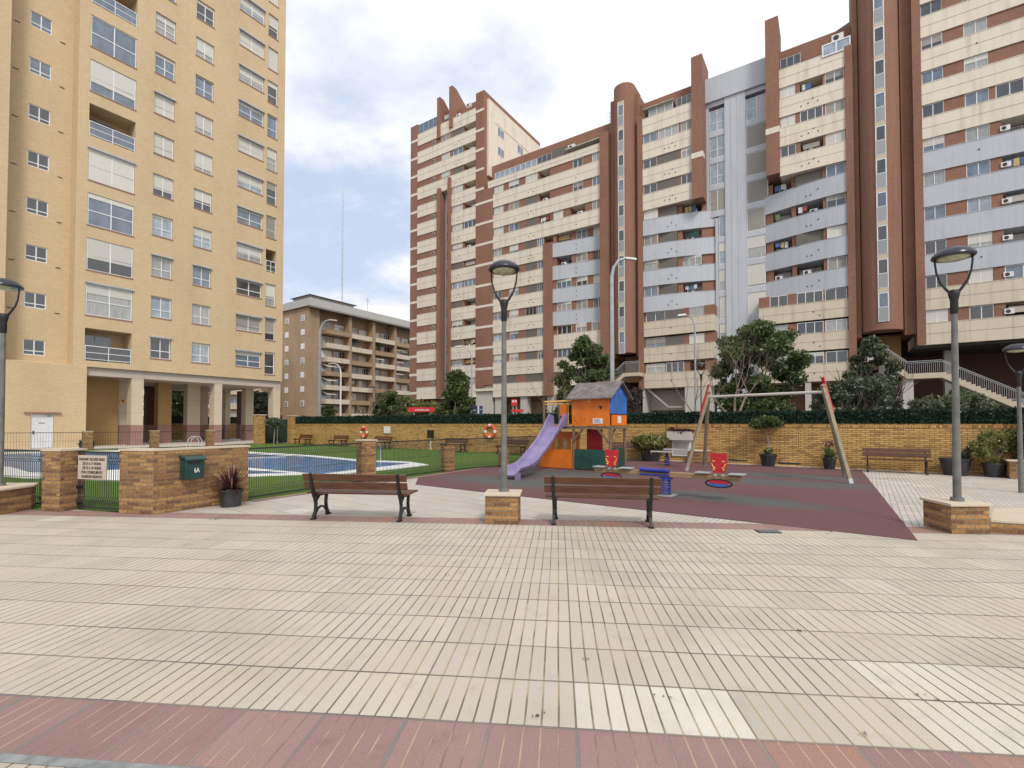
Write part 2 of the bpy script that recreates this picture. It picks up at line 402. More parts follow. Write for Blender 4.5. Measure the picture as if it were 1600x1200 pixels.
    M['galv'] = plain('galvanised_steel', (.38, .39, .40), .45, .12, 3, .3)
    M['chrome'] = plain('polished_steel', (.75, .76, .77), .2, .05, 3, .85)
    M['bench'] = wood('varnished_slats', (.125, .05, .024), (.06, .024, .013), .27)
    M['timber'] = wood('weathered_timber', (.33, .27, .185), (.19, .15, .10), .7, 2)
    M['timber_d'] = wood('dark_timber', (.20, .14, .085), (.11, .075, .045), .75, 2)
    M['beamw'] = wood('worn_beam', (.36, .25, .13), (.20, .13, .07), .6, 0)
    M['hedge'] = leafmat('hedge_leaves', (.012, .032, .02), (.04, .085, .052), .5, (.09, .14, .10))
    M['hedge_b'] = plain('hedge_backing', (.012, .024, .016), .9, .3, 5)
    M['leaf_a'] = leafmat('dark_leaves', (.05, .078, .025), (.18, .24, .095), .5, (.30, .34, .22))
    M['leaf_b'] = leafmat('mid_leaves', (.04, .065, .018), (.15, .19, .06), .5, (.24, .28, .14))
    M['leaf_e'] = leafmat('pale_leaves', (.08, .10, .055), (.24, .27, .16), .5, (.45, .46, .36))
    M['leaf_c'] = leafmat('yellow_leaves', (.10, .12, .03), (.26, .26, .08), .5, (.45, .40, .25))
    M['leaf_d'] = leafmat('grey_green_leaves', (.05, .072, .038), (.17, .20, .11), .5, (.34, .36, .27))
    M['cordy'] = leafmat('maroon_leaves', (.045, .012, .02), (.14, .04, .05), .4, (.5, .36, .26))
    M['vine'] = leafmat('dry_vine', (.05, .035, .028), (.17, .125, .10), .8, (.28, .22, .18))
    M['bark'] = plain('bark', (.17, .13, .10), .9, .3, 6, 0, .6)
    M['twig'] = plain('brown_twigs', (.20, .145, .115), .9, .25, 6)
    M['bark_p'] = plain('pale_bark', (.26, .21, .165), .9, .25, 6, 0, .6)
    M['pot'] = plain('black_pot', (.030, .030, .034), .45, .3, 5)
    M['soil'] = plain('soil', (.05, .035, .025), .95, .3, 12)
    M['slide'] = plain('lavender_plastic', (.235, .195, .36), .36, .16, 2.5)
    M['orange'] = plain('orange_board', (.66, .155, .006), .5, .14, 2.2, 0, 0, .5)
    M['blue'] = plain('blue_board', (.035, .13, .42), .5, .2, 4)
    M['green'] = plain('green_board', (.012, .06, .045), .5, .25, 4)
    M['red'] = plain('red_board', (.45, .012, .02), .42, .12, 6)
    M['yellow'] = plain('yellow_paint', (.75, .42, .10), .5, .08)
    M['bluep'] = plain('blue_steel', (.02, .035, .28), .4, .2, 5)
    M['shingle'] = plain('felt_roof', (.17, .145, .145), .9, .3, 5, 0, .5)
    M['buoy'] = plain('orange_buoy', (.62, .10, .04), .5, .15, 5)
    M['rubber_w'] = plain('dark_rubber', (.02, .02, .02), .8)
    M['mail'] = plain('bottle_green_box', (.012, .045, .042), .3, .25, 4)
    M['sign'] = plain('stone_coloured_sign', (.46, .40, .33), .7, .08, 6)
    for nm_, cl_ in (('cloth_w', (.6, .6, .6)), ('cloth_b', (.08, .14, .28)), ('cloth_r', (.35, .07, .06)), ('cloth_g', (.12, .2, .1)), ('cloth_y', (.5, .4, .15))): M[nm_] = plain(nm_.replace('_w', '_white').replace('_b', '_blue'), cl_, .9)
    M['ink'] = plain('sign_ink', (.05, .035, .028), .8)
    M['signred'] = plain('red_sign', (.55, .02, .03), .5, .1)
    M['signblue'] = plain('navy_sign', (.02, .04, .11), .5, .1)
    M['paper'] = plain('white_notice', (.68, .68, .66), .6, .05)
    # lawn
    m, g, b = newmat('artificial_grass'); v = obv(g)
    c = g.mix(g.ss(g.noise(v, 60, 3), .3, .7), (.06, .115, .018), (.145, .225, .045))
    c = g.mix(g.ss(g.noise(v, .5, 4), .35, .7, 0, .5), c, (.085, .165, .03)); c = g.mix(g.ss(g.noise(v, 3, 4), .55, .8, 0, .4), c, (.16, .23, .07))
    g.put(b.inputs['Base Color'], c); b.inputs['Roughness'].default_value = .9; b.inputs['Specular IOR Level'].default_value = .15
    bump(g, b, g.noise(v, 120, 2), .8, .02); M['grass'] = m
    # water
    m, g, b = newmat('pool_water'); v = obv(g)
    vo = g.n('ShaderNodeTexVoronoi', feature='DISTANCE_TO_EDGE'); g.put(vo.inputs[0], g.mapv(v, (0, 0, 0), (0, 0, GA), (1, .6, 1))); vo.inputs['Scale'].default_value = 1.6  # cell edges drive a painted net of caustic light in the colour
    c = g.mix(g.ss(vo.outputs[0], 0, .12), (.14, .36, .62), (.05, .20, .46)); c = g.mix(g.ss(g.noise(v, .3, 2), .3, .7, 0, .5), c, (.04, .15, .34))
    g.put(b.inputs['Base Color'], c); b.inputs['Roughness'].default_value = .12; b.inputs['Specular IOR Level'].default_value = .12
    bump(g, b, g.noise(v, 3.5, 3), .6, .05); M['water'] = m
    # rubber
    m, g, b = newmat('maroon_rubber'); v = obv(g)
    c = g.mix(g.ss(g.noise(v, 150, 2), .4, .62), (.085, .032, .036), (.16, .068, .072))
    c = g.mix(g.ss(g.noise(v, .8, 5), .4, .75, 0, .45), c, (.115, .06, .06)); c = g.mix(g.ss(g.noise(v, 260, 1), .66, .72, 0, .7), c, (.34, .27, .26))
    wv = g.m('MULTIPLY', g.m('SUBTRACT', g.noise(v, 2.2, 4), .5), .5)
    tot = None
    for (cx, cy, ra, rb, an) in ((*GP(800, 752), 2.6, 1.1, GA), (*GP(885, 742), 2.8, 1.4, GA), (*GP(1205, 754), 2.3, .9, GA), (*GP(1130, 778), 2.2, .75, GA - .1), (*GP(1235, 744), 2.0, .9, GA), (*GP(1310, 757), .9, .5, GA)):
        q = g.mapv(g.mapv(g.mapv(v, (-cx, -cy, 0)), (0, 0, 0), (0, 0, -an)), (0, 0, 0), (0, 0, 0), (1 / ra, 1 / rb, 0)); ln = g.n('ShaderNodeVectorMath', operation='LENGTH'); g.put(ln.inputs[0], q)
        f = g.ss(g.m('ADD', ln.outputs['Value'], wv), .45, 1.25, 1., 0.); tot = f if tot is None else g.m('MAXIMUM', tot, f)
    gc = g.mix(g.ss(g.noise(v, 140, 2), .4, .62), (.045, .062, .060), (.10, .125, .12))
    c = g.mix(g.m('MULTIPLY', tot, .8), c, gc)
    g.put(b.inputs['Base Color'], c); b.inputs['Roughness'].default_value = .85; bump(g, b, g.noise(v, 130, 2), .5, .005); M['rubber'] = m
mats()
# ================================================================ ground
def uG(c, s, o=(0, 0)):
    """plaza grid: c along the long wall direction, s towards it"""
    return o[0] + c * .804 + s * .595, o[1] - c * .595 + s * .804
def ground():
    struct(MB().sheet([(-900, -60), (900, -60), (900, 1500), (-900, 1500)], -.02).build('ground', M['asph']))
    # plaza near the camera (two bands of red tiles)
    b0, p = 2.575, .457
    def strip(name, a0, a1, s0, s1, mat, z): return struct(MB().sheet([T2W(a0, s0), T2W(a1, s0), T2W(a1, s1), T2W(a0, s1)], z).build(name, mat))
    strip('plaza_paving', -60, 26, b0, b0 + 11 * p, M['tile'], .0)
    strip('red_paving_band', -60, 26, b0 - p, b0, M['tile_red'], .0)
    strip('red_paving_band', -60, 26, b0 + 11 * p, b0 + 12 * p, M['tile_red'], .0)
    strip('mortar_strip', -60, 26, b0 - p - .055, b0 - p, M['mortar'], .002)
    strip('plaza_paving', -60, 26, -12, b0 - p - .055, M['tile'], .0)
    # paving beyond the second band
    far = b0 + 12 * p
    wl = lambda t: (OWL[0] + .804 * t, OWL[1] - .595 * t)
    struct(MB().sheet([T2W(-60, far), T2W(26, far), (38, 6), wl(46), wl(-20), (-60, 60)], -.004).build('plaza_paving', M['tile_u']))
    FL = uG(-10.1, 0, (5.55, 6.6)); FR = (5.55, 6.6); BR = (5.55 + .545 * 11.85, 6.6 + .838 * 11.85)
    FLx = GP(649, 757)
    fence_end = GP(877, 712)
    bl = (BR[0] - .804 * 11.4, BR[1] + .595 * 11.4)
    struct(MB().sheet([FLx, FR, BR, bl, GP(781, 727), GP(655, 743)], .004).build('playground_surface', M['rubber']))
    # lawn
    A = GP(388, 782.5); Bp = GP(781, 726.5)
    e = (Bp[0] + .494 * 5.6, Bp[1] + .869 * 5.6)
    lawn = [GP(187, 801), GP(118, 796), GP(70, 797), GP(0, 796), (-26, 12), (-36, 20), GP(0, 706), GP(136, 703), GP(328, 697), GP(405, 692), wl(.4), wl(22.3), e, Bp, A]
    struct(MB().sheet(lawn, .0).build('lawn', M['grass']))
    terr = [(-45, 14), GP(0, 706), GP(136, 703), GP(328, 697), GP(405, 692), wl(-.2), (-14, 52), (-45, 52)]
    struct(MB().sheet(terr, .006).build('terrace_paving', M['terrace']))
    # grey-red kerb strips by the fence and the wall
    k = MB(); d = Vector((Bp[0] - A[0], Bp[1] - A[1])).normalized(); nn = Vector((d.y, -d.x))
    k.sheet([A, Bp, (Bp[0] + nn.x * .16, Bp[1] + nn.y * .16), (A[0] + nn.x * .22, A[1] + nn.y * .22)], .005)
    struct(k.build('kerb_strip', M['tile_red']))
    k = MB(); k.sheet([wl(22.3), wl(40), (wl(40)[0] - .595 * .35, wl(40)[1] - .804 * .35), (wl(22.3)[0] - .595 * .35, wl(22.3)[1] - .804 * .35)], .008)
    struct(k.build('kerb_strip', M['terrace']))
    # pool: coping ring, water
    out = [GP(x, y) for x, y in ((670, 727), (640, 722.5), (561, 719), (480, 711.5), (388, 706.5), (300, 703.5), (187, 704.5), (0, 707.5), (-60, 714), (-40, 741), (10, 745), (35, 747.5), (80, 748), (187, 752), (388, 745), (476, 742), (480, 748), (561, 738.5), (620, 733))]
    struct(MB().prism(out, .0, .03).build('pool_coping', M['coping']))
    main = [GP(x, y) for x, y in ((640, 725), (561, 722), (480, 714.2), (444, 713), (388, 709.5), (300, 706.5), (187, 707), (0, 710), (-30, 715), (-20, 727), (18, 731), (45, 739), (73, 740), (187, 735), (250, 731.5), (388, 732), (476, 740), (500, 742), (561, 734.5), (605, 729.5))]
    struct(MB().sheet(main, .036).build('pool_water', M['water']))
    struct(MB().sheet([GP(x, y) for x, y in ((187, 738), (300, 735.5), (388, 736), (452, 740.5), (388, 742), (187, 743))], .036).build('pool_water', M['water']))
    m = MB(); a, b = Vector((*GP(250, 725), .03)), Vector((*GP(446, 714.5), .03)); m.bar(a, b, .3, .05)
    struct(m.build('pool_coping', M['coping']))
    struct(MB().sheet([(-900, 70), (900, 70), (900, 900), (-900, 900)], -.01).build('street', M['asph']))
ground()

# ================================================================ windows
def window(par, x0, x1, z0, z1, y, pane='g_dark', blind=0., sashes=2, frame='white', bar_h=0., bm='blind', fw=.055):
    m = MB(); d = .05
    m.box(x0, x1, y, y + d, z0, z0 + fw); m.box(x0, x1, y, y + d, z1 - fw, z1)
    m.box(x0, x0 + fw, y + .001, y + d - .001, z0 + fw, z1 - fw); m.box(x1 - fw, x1, y + .001, y + d - .001, z0 + fw, z1 - fw)
    for i in range(1, sashes):
        x = x0 + (x1 - x0) * i / sashes; m.box(x - fw * .55, x + fw * .55, y - .004, y + d - .002, z0 + fw, z1 - fw)
    if bar_h: m.box(x0 + fw, x1 - fw, y + .004, y + d - .004, z0 + bar_h - .03, z0 + bar_h + .03)
    w = m.build('window', M[frame], par)
    MB().quad((x0 + .01, y + d - .008, z0 + .01), (x1 - .01, y + d - .008, z0 + .01), (x1 - .01, y + d - .008, z1 - .01), (x0 + .01, y + d - .008, z1 - .01)).build('pane', M[pane], w)
    if blind > .03:
        MB().box(x0 + fw * .8, x1 - fw * .8, y + .004, y + .03, z1 - fw - (z1 - z0 - fw) * blind, z1 - fw * .6).build('roller_blind', M[bm], w)
    return w
def style():
    r = rnd.random()
    p = rnd.choice(['g_dark', 'g_dark', 'g_blue', 'g_blue', 'g_curt', 'g_curt', 'g_pale'])
    b = 0 if r < .38 else (rnd.uniform(.2, .7) if r < .72 else .93)
    return p, b
def facade(mb, x0, x1, z0, z1, holes, y=0., depth=.3, mi=0):
    xs = sorted({x0, x1, *[h[0] for h in holes], *[h[1] for h in holes]}); xs = [x for x in xs if x0 <= x <= x1]
    for i in range(len(xs) - 1):
        a, b = xs[i], xs[i + 1]; hh = sorted((h[2], h[3]) for h in holes if h[0] < (a + b) / 2 < h[1])
        z = z0
        for lo, hi in hh + [(z1, z1)]:
            if lo > z + 1e-4: mb.quad((a, y, z), (b, y, z), (b, y, min(lo, z1)), (a, y, min(lo, z1)), mi)
            z = max(z, hi)
    for h in holes:
        a, b, lo, hi = h[:4]; dd = h[4] if len(h) > 4 else depth
        mb.quad((a, y, lo), (a, y + dd, lo), (a, y + dd, hi), (a, y, hi), mi); mb.quad((b, y + dd, lo), (b, y, lo), (b, y, hi), (b, y + dd, hi), mi)
        mb.quad((a, y + dd, lo), (a, y, lo), (b, y, lo), (b, y + dd, lo), mi); mb.quad((a, y, hi), (a, y + dd, hi), (b, y + dd, hi), (b, y, hi), mi)
        if dd > 1: mb.quad((a, y + dd, lo), (b, y + dd, lo), (b, y + dd, hi), (a, y + dd, hi), mi)

# ================================================================ tan tower on the left
def building_a():
    t = thing('apartment_tower', 'tall pale tan brick apartment tower on square stilts at the left behind the pool', 'building', (*OA, 0), AA)
    top = 46.; soff = 5.53; N = 13
    cols = [(-.15, 2.5, 5.95, 2.25, 3.13), (3.64, 5.0, 6.52, 1.62, 3.12), (6.43, 7.8, 6.52, 1.6, 3.12), (9.82, 12.03, 6.56, 1.37, 3.12), (12.36, 13.32, 6.05, 2.05, 3.12)]
    # what each window shows, from the ground up: (pane, blind share, note)
    c1 = [('open', 0), ('g_curt', .3), ('g_dark', .62), ('g_blue', .12), ('g_curt', .97), ('open', 0), ('g_blue', .68), ('g_blue', .0), ('open', 0), ('g_curt', .5), ('g_blue', .2), ('g_dark', .9), ('g_dark', .2)]
    c2 = [('g_dark', 0), ('g_pale', .05), ('g_curt', 0), ('g_pale', .08), ('g_dark', .7), ('g_blue', .92), ('g_dark', .93), ('g_blue', .12), ('g_curt', .28), ('g_blue', .3), ('g_dark', .9)]
    c3 = [('g_pale', .1), ('g_curt', 0), ('g_blue', 0), ('g_pale', .4), ('g_dark', .52), ('g_curt', .78), ('g_curt', .72), ('g_blue', .05), ('g_curt', .65), ('g_dark', .12), ('g_dark', .4)]
    c4 = [('g_blue', .25), ('g_curt', .7), ('g_dark', .1), ('g_curt', .55), ('g_blue', .1), ('g_pale', .55), ('g_dark', .97), ('g_blue', .2), ('g_curt', .5), ('g_dark', .97), ('g_pale', .5)]
    c5 = [('g_dark', .05), ('g_dark', .7), ('g_curt', .55), ('open', 0), ('g_dark', .97), ('g_dark', .3), ('g_curt', .4), ('g_blue', .05), ('g_dark', .2), ('g_blue', .97), ('g_dark', .5)]
    holes = []; wins = []
    for ci, (col, st) in enumerate(zip(cols, (c1, c2, c3, c4, c5))):
        x0, x1, zs, h, sp = col
        for k in range(N):
            z = zs + k * sp
            if z + h > top - .4: break
            s = st[k] if k < len(st) else (rnd.choice(['g_dark', 'g_blue', 'g_curt']), rnd.choice([0, .3, .6, .95]))
            op = s[0] == 'open'
            holes.append((x0, x1, z, z + h, 1.7 if op else .28)); wins.append((ci, x0, x1, z, z + h, s))
    m = MB()
    facade(m, -.75, 14.02, soff, top, holes)
    dz = [(-2.72, -1.62, 0, 2.22, .2)]
    facade(m, -4.0, 0, 0, 5.75 - .0, dz) if False else facade(m, -4.0, -.75, 0, 5.55, dz)
    facade(m, -.75, 0, 0, soff, [])
    # sloped ledge up to the recess, recess wall and its side
    m.quad((-4., 0, 5.55), (-.75, 0, 5.55), (-.75, 1.2, 6.1 - .35), (-4., 1.2, 5.75))
    rz = [(-2.94, -1.87, 6.12 + 3.12 * k, 7.14 + 3.12 * k) for k in range(13)]
    facade(m, -4., -.75, 5.75, top, rz, 1.2, .2)
    m.quad((-4., 1.2, 5.7), (-4., 0, 5.5), (-4., 0, top), (-4., 1.2, top)); m.quad((-.75, 0, 5.5), (-.75, 1.2, 5.7), (-.75, 1.2, top), (-.75, 0, top))
    facade(m, -14, -4., 0, top, [])
    m.quad((-14, 0, top), (14.02, 0, top), (14.02, 14, top), (-14, 14, top)); m.quad((14.02, 0, soff), (14.02, 14, soff), (14.02, 14, top), (14.02, 0, top))
    m.quad((14.02, 14, soff), (-14, 14, soff), (-14, 14, top), (14.02, 14, top)); m.quad((-14, 14, 0), (-14, 0, 0), (-14, 0, top), (-14, 14, top))
    m.quad((0, 0, 0), (0, 2.6, 0), (0, 2.6, soff), (0, 0, soff))
    m.build('wall', M['brick_tan'], t)
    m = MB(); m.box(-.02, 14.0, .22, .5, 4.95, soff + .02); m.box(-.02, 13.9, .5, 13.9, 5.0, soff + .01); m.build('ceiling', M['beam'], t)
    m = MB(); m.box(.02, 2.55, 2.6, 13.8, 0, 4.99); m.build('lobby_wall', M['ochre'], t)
    # sills
    for ci, x0, x1, z0, z1, s in wins:
        if s[0] == 'open':
            r = MB(); n = 2
            for i in range(n + 1):
                x = x0 + .04 + (x1 - x0 - .08) * i / n; r.box(x - .02, x + .02, .02, .06, z0 + .02, z0 + 1.02)
            r.box(x0, x1, .015, .065, z0 + 1.0, z0 + 1.05); r.box(x0, x1, .03, .055, z0 + .1, z0 + .14); r.box(x0, x1, .03, .055, z0 + .55, z0 + .59)
            rr = r.build('balcony_rail', M['white'], t)
            MB().quad((x0 + .03, .05, z0 + .14), (x1 - .03, .05, z0 + .14), (x1 - .03, .05, z0 + .98), (x0 + .03, .05, z0 + .98)).build('pane', M['g_blue' if ci == 0 and z0 > 8 else 'g_dark'], rr)
            window(t, x0 + .1, x0 + (x1 - x0) * .72, z0 + .05, z1 - .25, 1.6, 'g_blue', 0, 2, 'alu')
        else:
            two = ci != 4
            bl = s[1]
            w = window(t, x0 + .02, x1 - .02, z0 + .03, z1 - .02, .12 if ci else .05, s[0], bl, 2 if two else 1, 'white', (z1 - z0) * (.45 if ci == 0 else .36), 'blind' if ci == 0 or rnd.random() < .8 else 'blind_g')
            MB().box(x0 - .02, x1 + .02, -.04, .1, z0 - .05, z0 + .03).build('sill', M['redstone'], w)
            if ci == 3 or rnd.random() < .15:
                MB().box(x0 - .05, x1 + .05, -.12, .06, z1 - .03, z1 + .08).build('blind_box', M['alu'], w)
    for x0, x1, z0, z1 in rz:
        window(t, x0, x1, z0, z1, 1.25, 'g_dark' if z0 < 24 else 'g_blue', 0, 2, 'white', .28)
    v = MB()
    for k in range(1, 12):
        v.box(-3.7, -3.42, 1.165, 1.21, 5.9 + 3.12 * k, 5.94 + 3.12 * k); v.box(-1.45, -1.2, 1.165, 1.21, 5.95 + 3.12 * k, 5.99 + 3.12 * k)
    v.build('vent', M['dark'], t)
    # service door
    d = MB(); d.box(-2.70, -1.64, .06, .12, .03, 2.20); dd = d.build('service_door', M['whitewall'], t)
    h = MB(); h.box(-2.62, -2.56, .0, .06, .95, 1.15); h.build('handle', M['iron'], dd)
    s = MB(); s.box(-2.35, -2.05, .05, .06, 1.62, 1.66); s.box(-1.95, -1.75, .045, .06, 2.08, 2.13); s.build('door_sign', M['ink'], dd)
    l = MB(); l.box(-3.05, -1.3, -.14, .02, 2.27, 2.36); l.build('door_lintel', M['redstone'], t)
    # stilts
    def pil(x, y, w, d, bm='redstone', um='stone'):
        m = MB(); m.box(x, x + w, y, y + d, 1.48, 5.02); p = m.build('pillar', M[um], t)
        MB().box(x - .012, x + w + .012, y - .012, y + d + .012, 0, 1.5).build('pillar_base', M[bm], p); return p
    for px0, px1 in ((207, 226), (337, 349), (429, 440)):
        a, b = xa(px0, 640), xa(px1, 640); pil(a, .24, b - a, .85)
    for px0, px1, dy in ((183, 200, 2.8), (247, 268, 3.6), (293, 313, 3.6), (384, 396, 3.6)):
        a, b = xa(px0, 640, dy), xa(px1, 640, dy); pil(a, dy, b - a, .8, 'redstone', 'ochre' if px0 in (247,) else 'stone')
    for px0, px1, dy in ((230, 241, 9), (314, 325, 9), (352, 360, 9), (376, 384, 9)):
        a, b = xa(px0, 640, dy), xa(px1, 640, dy); pil(a, dy, b - a, .8, 'redstone', 'brick_dark' if px0 in (230, 376) else 'stone')
    # hazard triangle on a pillar
    a = xa(187, 627, 2.8); z = PLN(190, 627, OA, AA, 2.8)[1]
    s = MB(); s.box(a, a + .36, 2.76, 2.785, z - .14, z + .14); s.prof([(0, 0), (0, 0), (0, 0)], 0, 0) if False else None
    w = s.build('warning_plate', M['yellow'], t)
    s = MB(); cx = a + .18; s.add([(cx - .12, 2.755, z + .1), (cx + .12, 2.755, z + .1), (cx, 2.755, z - .1)], [(0, 2, 1)]); s.build('warning_mark', M['ink'], w)
building_a()

# ================================================================ red and cream blocks on the right
AC = None
def ac_unit(par, x, y, z, s=1.):
    m = MB(); m.box(x, x + .8 * s, y, y + .3, z, z + .55 * s); a = m.build('air_conditioner', M['paper'], par)
    f = MB(); f.tube([(x + .3 * s, y - .012, z + .27 * s), (x + .3 * s, y + .01, z + .27 * s)], .2 * s, 12); f.build('fan_grille', M['dark'], a)
def lay(par, zs, k, parts, x0, x1, y=0., wall='brick_red', deep=1.7, hgt=1.17, yf=None):
    """one storey strip: windows, louvres, openings, brick between"""
    m = MB(); cur = x0; parts = sorted(parts); f = yf or (lambda x: y); Y = y; any_ = False
    for a, b, kind in parts + [(x1, x1, 'end')]:
        if a > cur + .02:
            m.prism([(cur, f(cur) + .1), (a, f(a) + .1), (a, Y + deep), (cur, Y + deep)], zs, zs + hgt)
        cur = max(cur, b)
    m.box(x0, x1, Y + deep, Y + deep + .1, zs, zs + hgt)
    m.build('brick_infill', M[wall], par)
    for a, b, kind in parts:
        y = f((a + b) / 2)
        if kind == 'b': continue
        if kind == 'w':
            p, bl = style(); window(par, a, b, zs + .02, zs + hgt - .02, y + .13, p, bl, 3 if b - a > 2.3 else 2, 'white' if rnd.random() < .8 else 'alu', 0, rnd.choice(['blind', 'blind', 'blind_g']))
        elif kind == 'W':
            window(par, a, b, zs + .02, zs + hgt - .02, y + .06, rnd.choice(['g_curt', 'g_dark', 'g_dark']), rnd.choice([0, 0, .3]), max(2, round((b - a) / .75)), 'white', 0)
        elif kind == 'l':
            r = rnd.random()
            if r < .7: MB().box(a, b, y + .1, y + .16, zs + .02, zs + hgt - .03).build('louvre', M['louvre'], par)
            else: window(par, a, b, zs + .02, zs + hgt - .02, y + .1, rnd.choice(['g_dark', 'g_blue', 'g_curt']), rnd.choice([0, 0, .9]), 3, rnd.choice(['white', 'alu']))
        elif kind == 'd':
            r = rnd.random()
            if r < .75:
                window(par, a + .15, b - .2, zs + .0, zs + hgt - .1, Y + deep - .12, rnd.choice(['g_dark', 'g_curt', 'g_dark']), rnd.choice([0, .4, .9]), 2, rnd.choice(['alu', 'white']))
                if rnd.random() < .38: ac_unit(par, rnd.uniform(a + .1, max(a + .12, b - 1.)), y + .35, zs + .02, .85)
                if rnd.random() < .4:
                    xx = a + .2
                    while xx < b - .6 and rnd.random() < .8:
                        w_ = rnd.uniform(.25, .5); MB().box(xx, xx + w_, y + .2, y + .215, zs + rnd.uniform(.2, .45), zs + .85).build('laundry', M[rnd.choice(['cloth_w', 'cloth_w', 'cloth_b', 'cloth_r', 'cloth_g', 'cloth_y'])], par); xx += w_ + .05
                elif rnd.random() < .3:
                    h = MB(); h.box(a + .2, b - .3, y + .25, y + .27, zs + .35, zs + .85)
                    h.build('awning', M[rnd.choice(['green', 'ochre', 'beam', 'blind_g'])], par)
            else: window(par, a, b, zs + .02, zs + hgt - .02, y + .1, rnd.choice(['g_dark', 'g_blue', 'g_curt']), rnd.choice([0, .25]), 3, 'white')
def band(par, x0, x1, z0, z1, mat, y=0., depth=1.7, vents=(), curve=None, name='balcony_band'):
    m = MB()
    if curve:
        n = 10; pts = [(x0 + (x1 - x0) * i / n, curve(i / n)) for i in range(n + 1)]
        poly = pts + [(x1, max(p[1] for p in pts) + depth), (x0, max(p[1] for p in pts) + depth)]
        m.prism(poly, z0, z1)
        m.prism([(a, b - .03) for a, b in pts] + [(a, b + .03) for a, b in pts[::-1]], z1, z1 + .03)
    else:
        m.box(x0, x1, y, y + depth, z0, z1)
        if 'cream' in mat:
            m.box(x0, x1, y - .025, y, z0 + (z1 - z0) * .52, z1)
            m.box(x0, x1, y - .05, y + .05, z1, z1 + .05)
        else: m.box(x0, x1, y - .03, y + .03, z1, z1 + .04)
    for vx, vz in vents:
        yy = curve((vx - x0) / (x1 - x0)) if curve else y
        m.tube([(vx, yy - .045, z0 + vz), (vx, yy + .02, z0 + vz)], .06, 8, 1)
    return m.build(name, [M[mat], M['dark']], par)
VP3 = lambda c: [(c, .55), (c + .35, .95), (c + .7, .5), (c - .5, .6)]

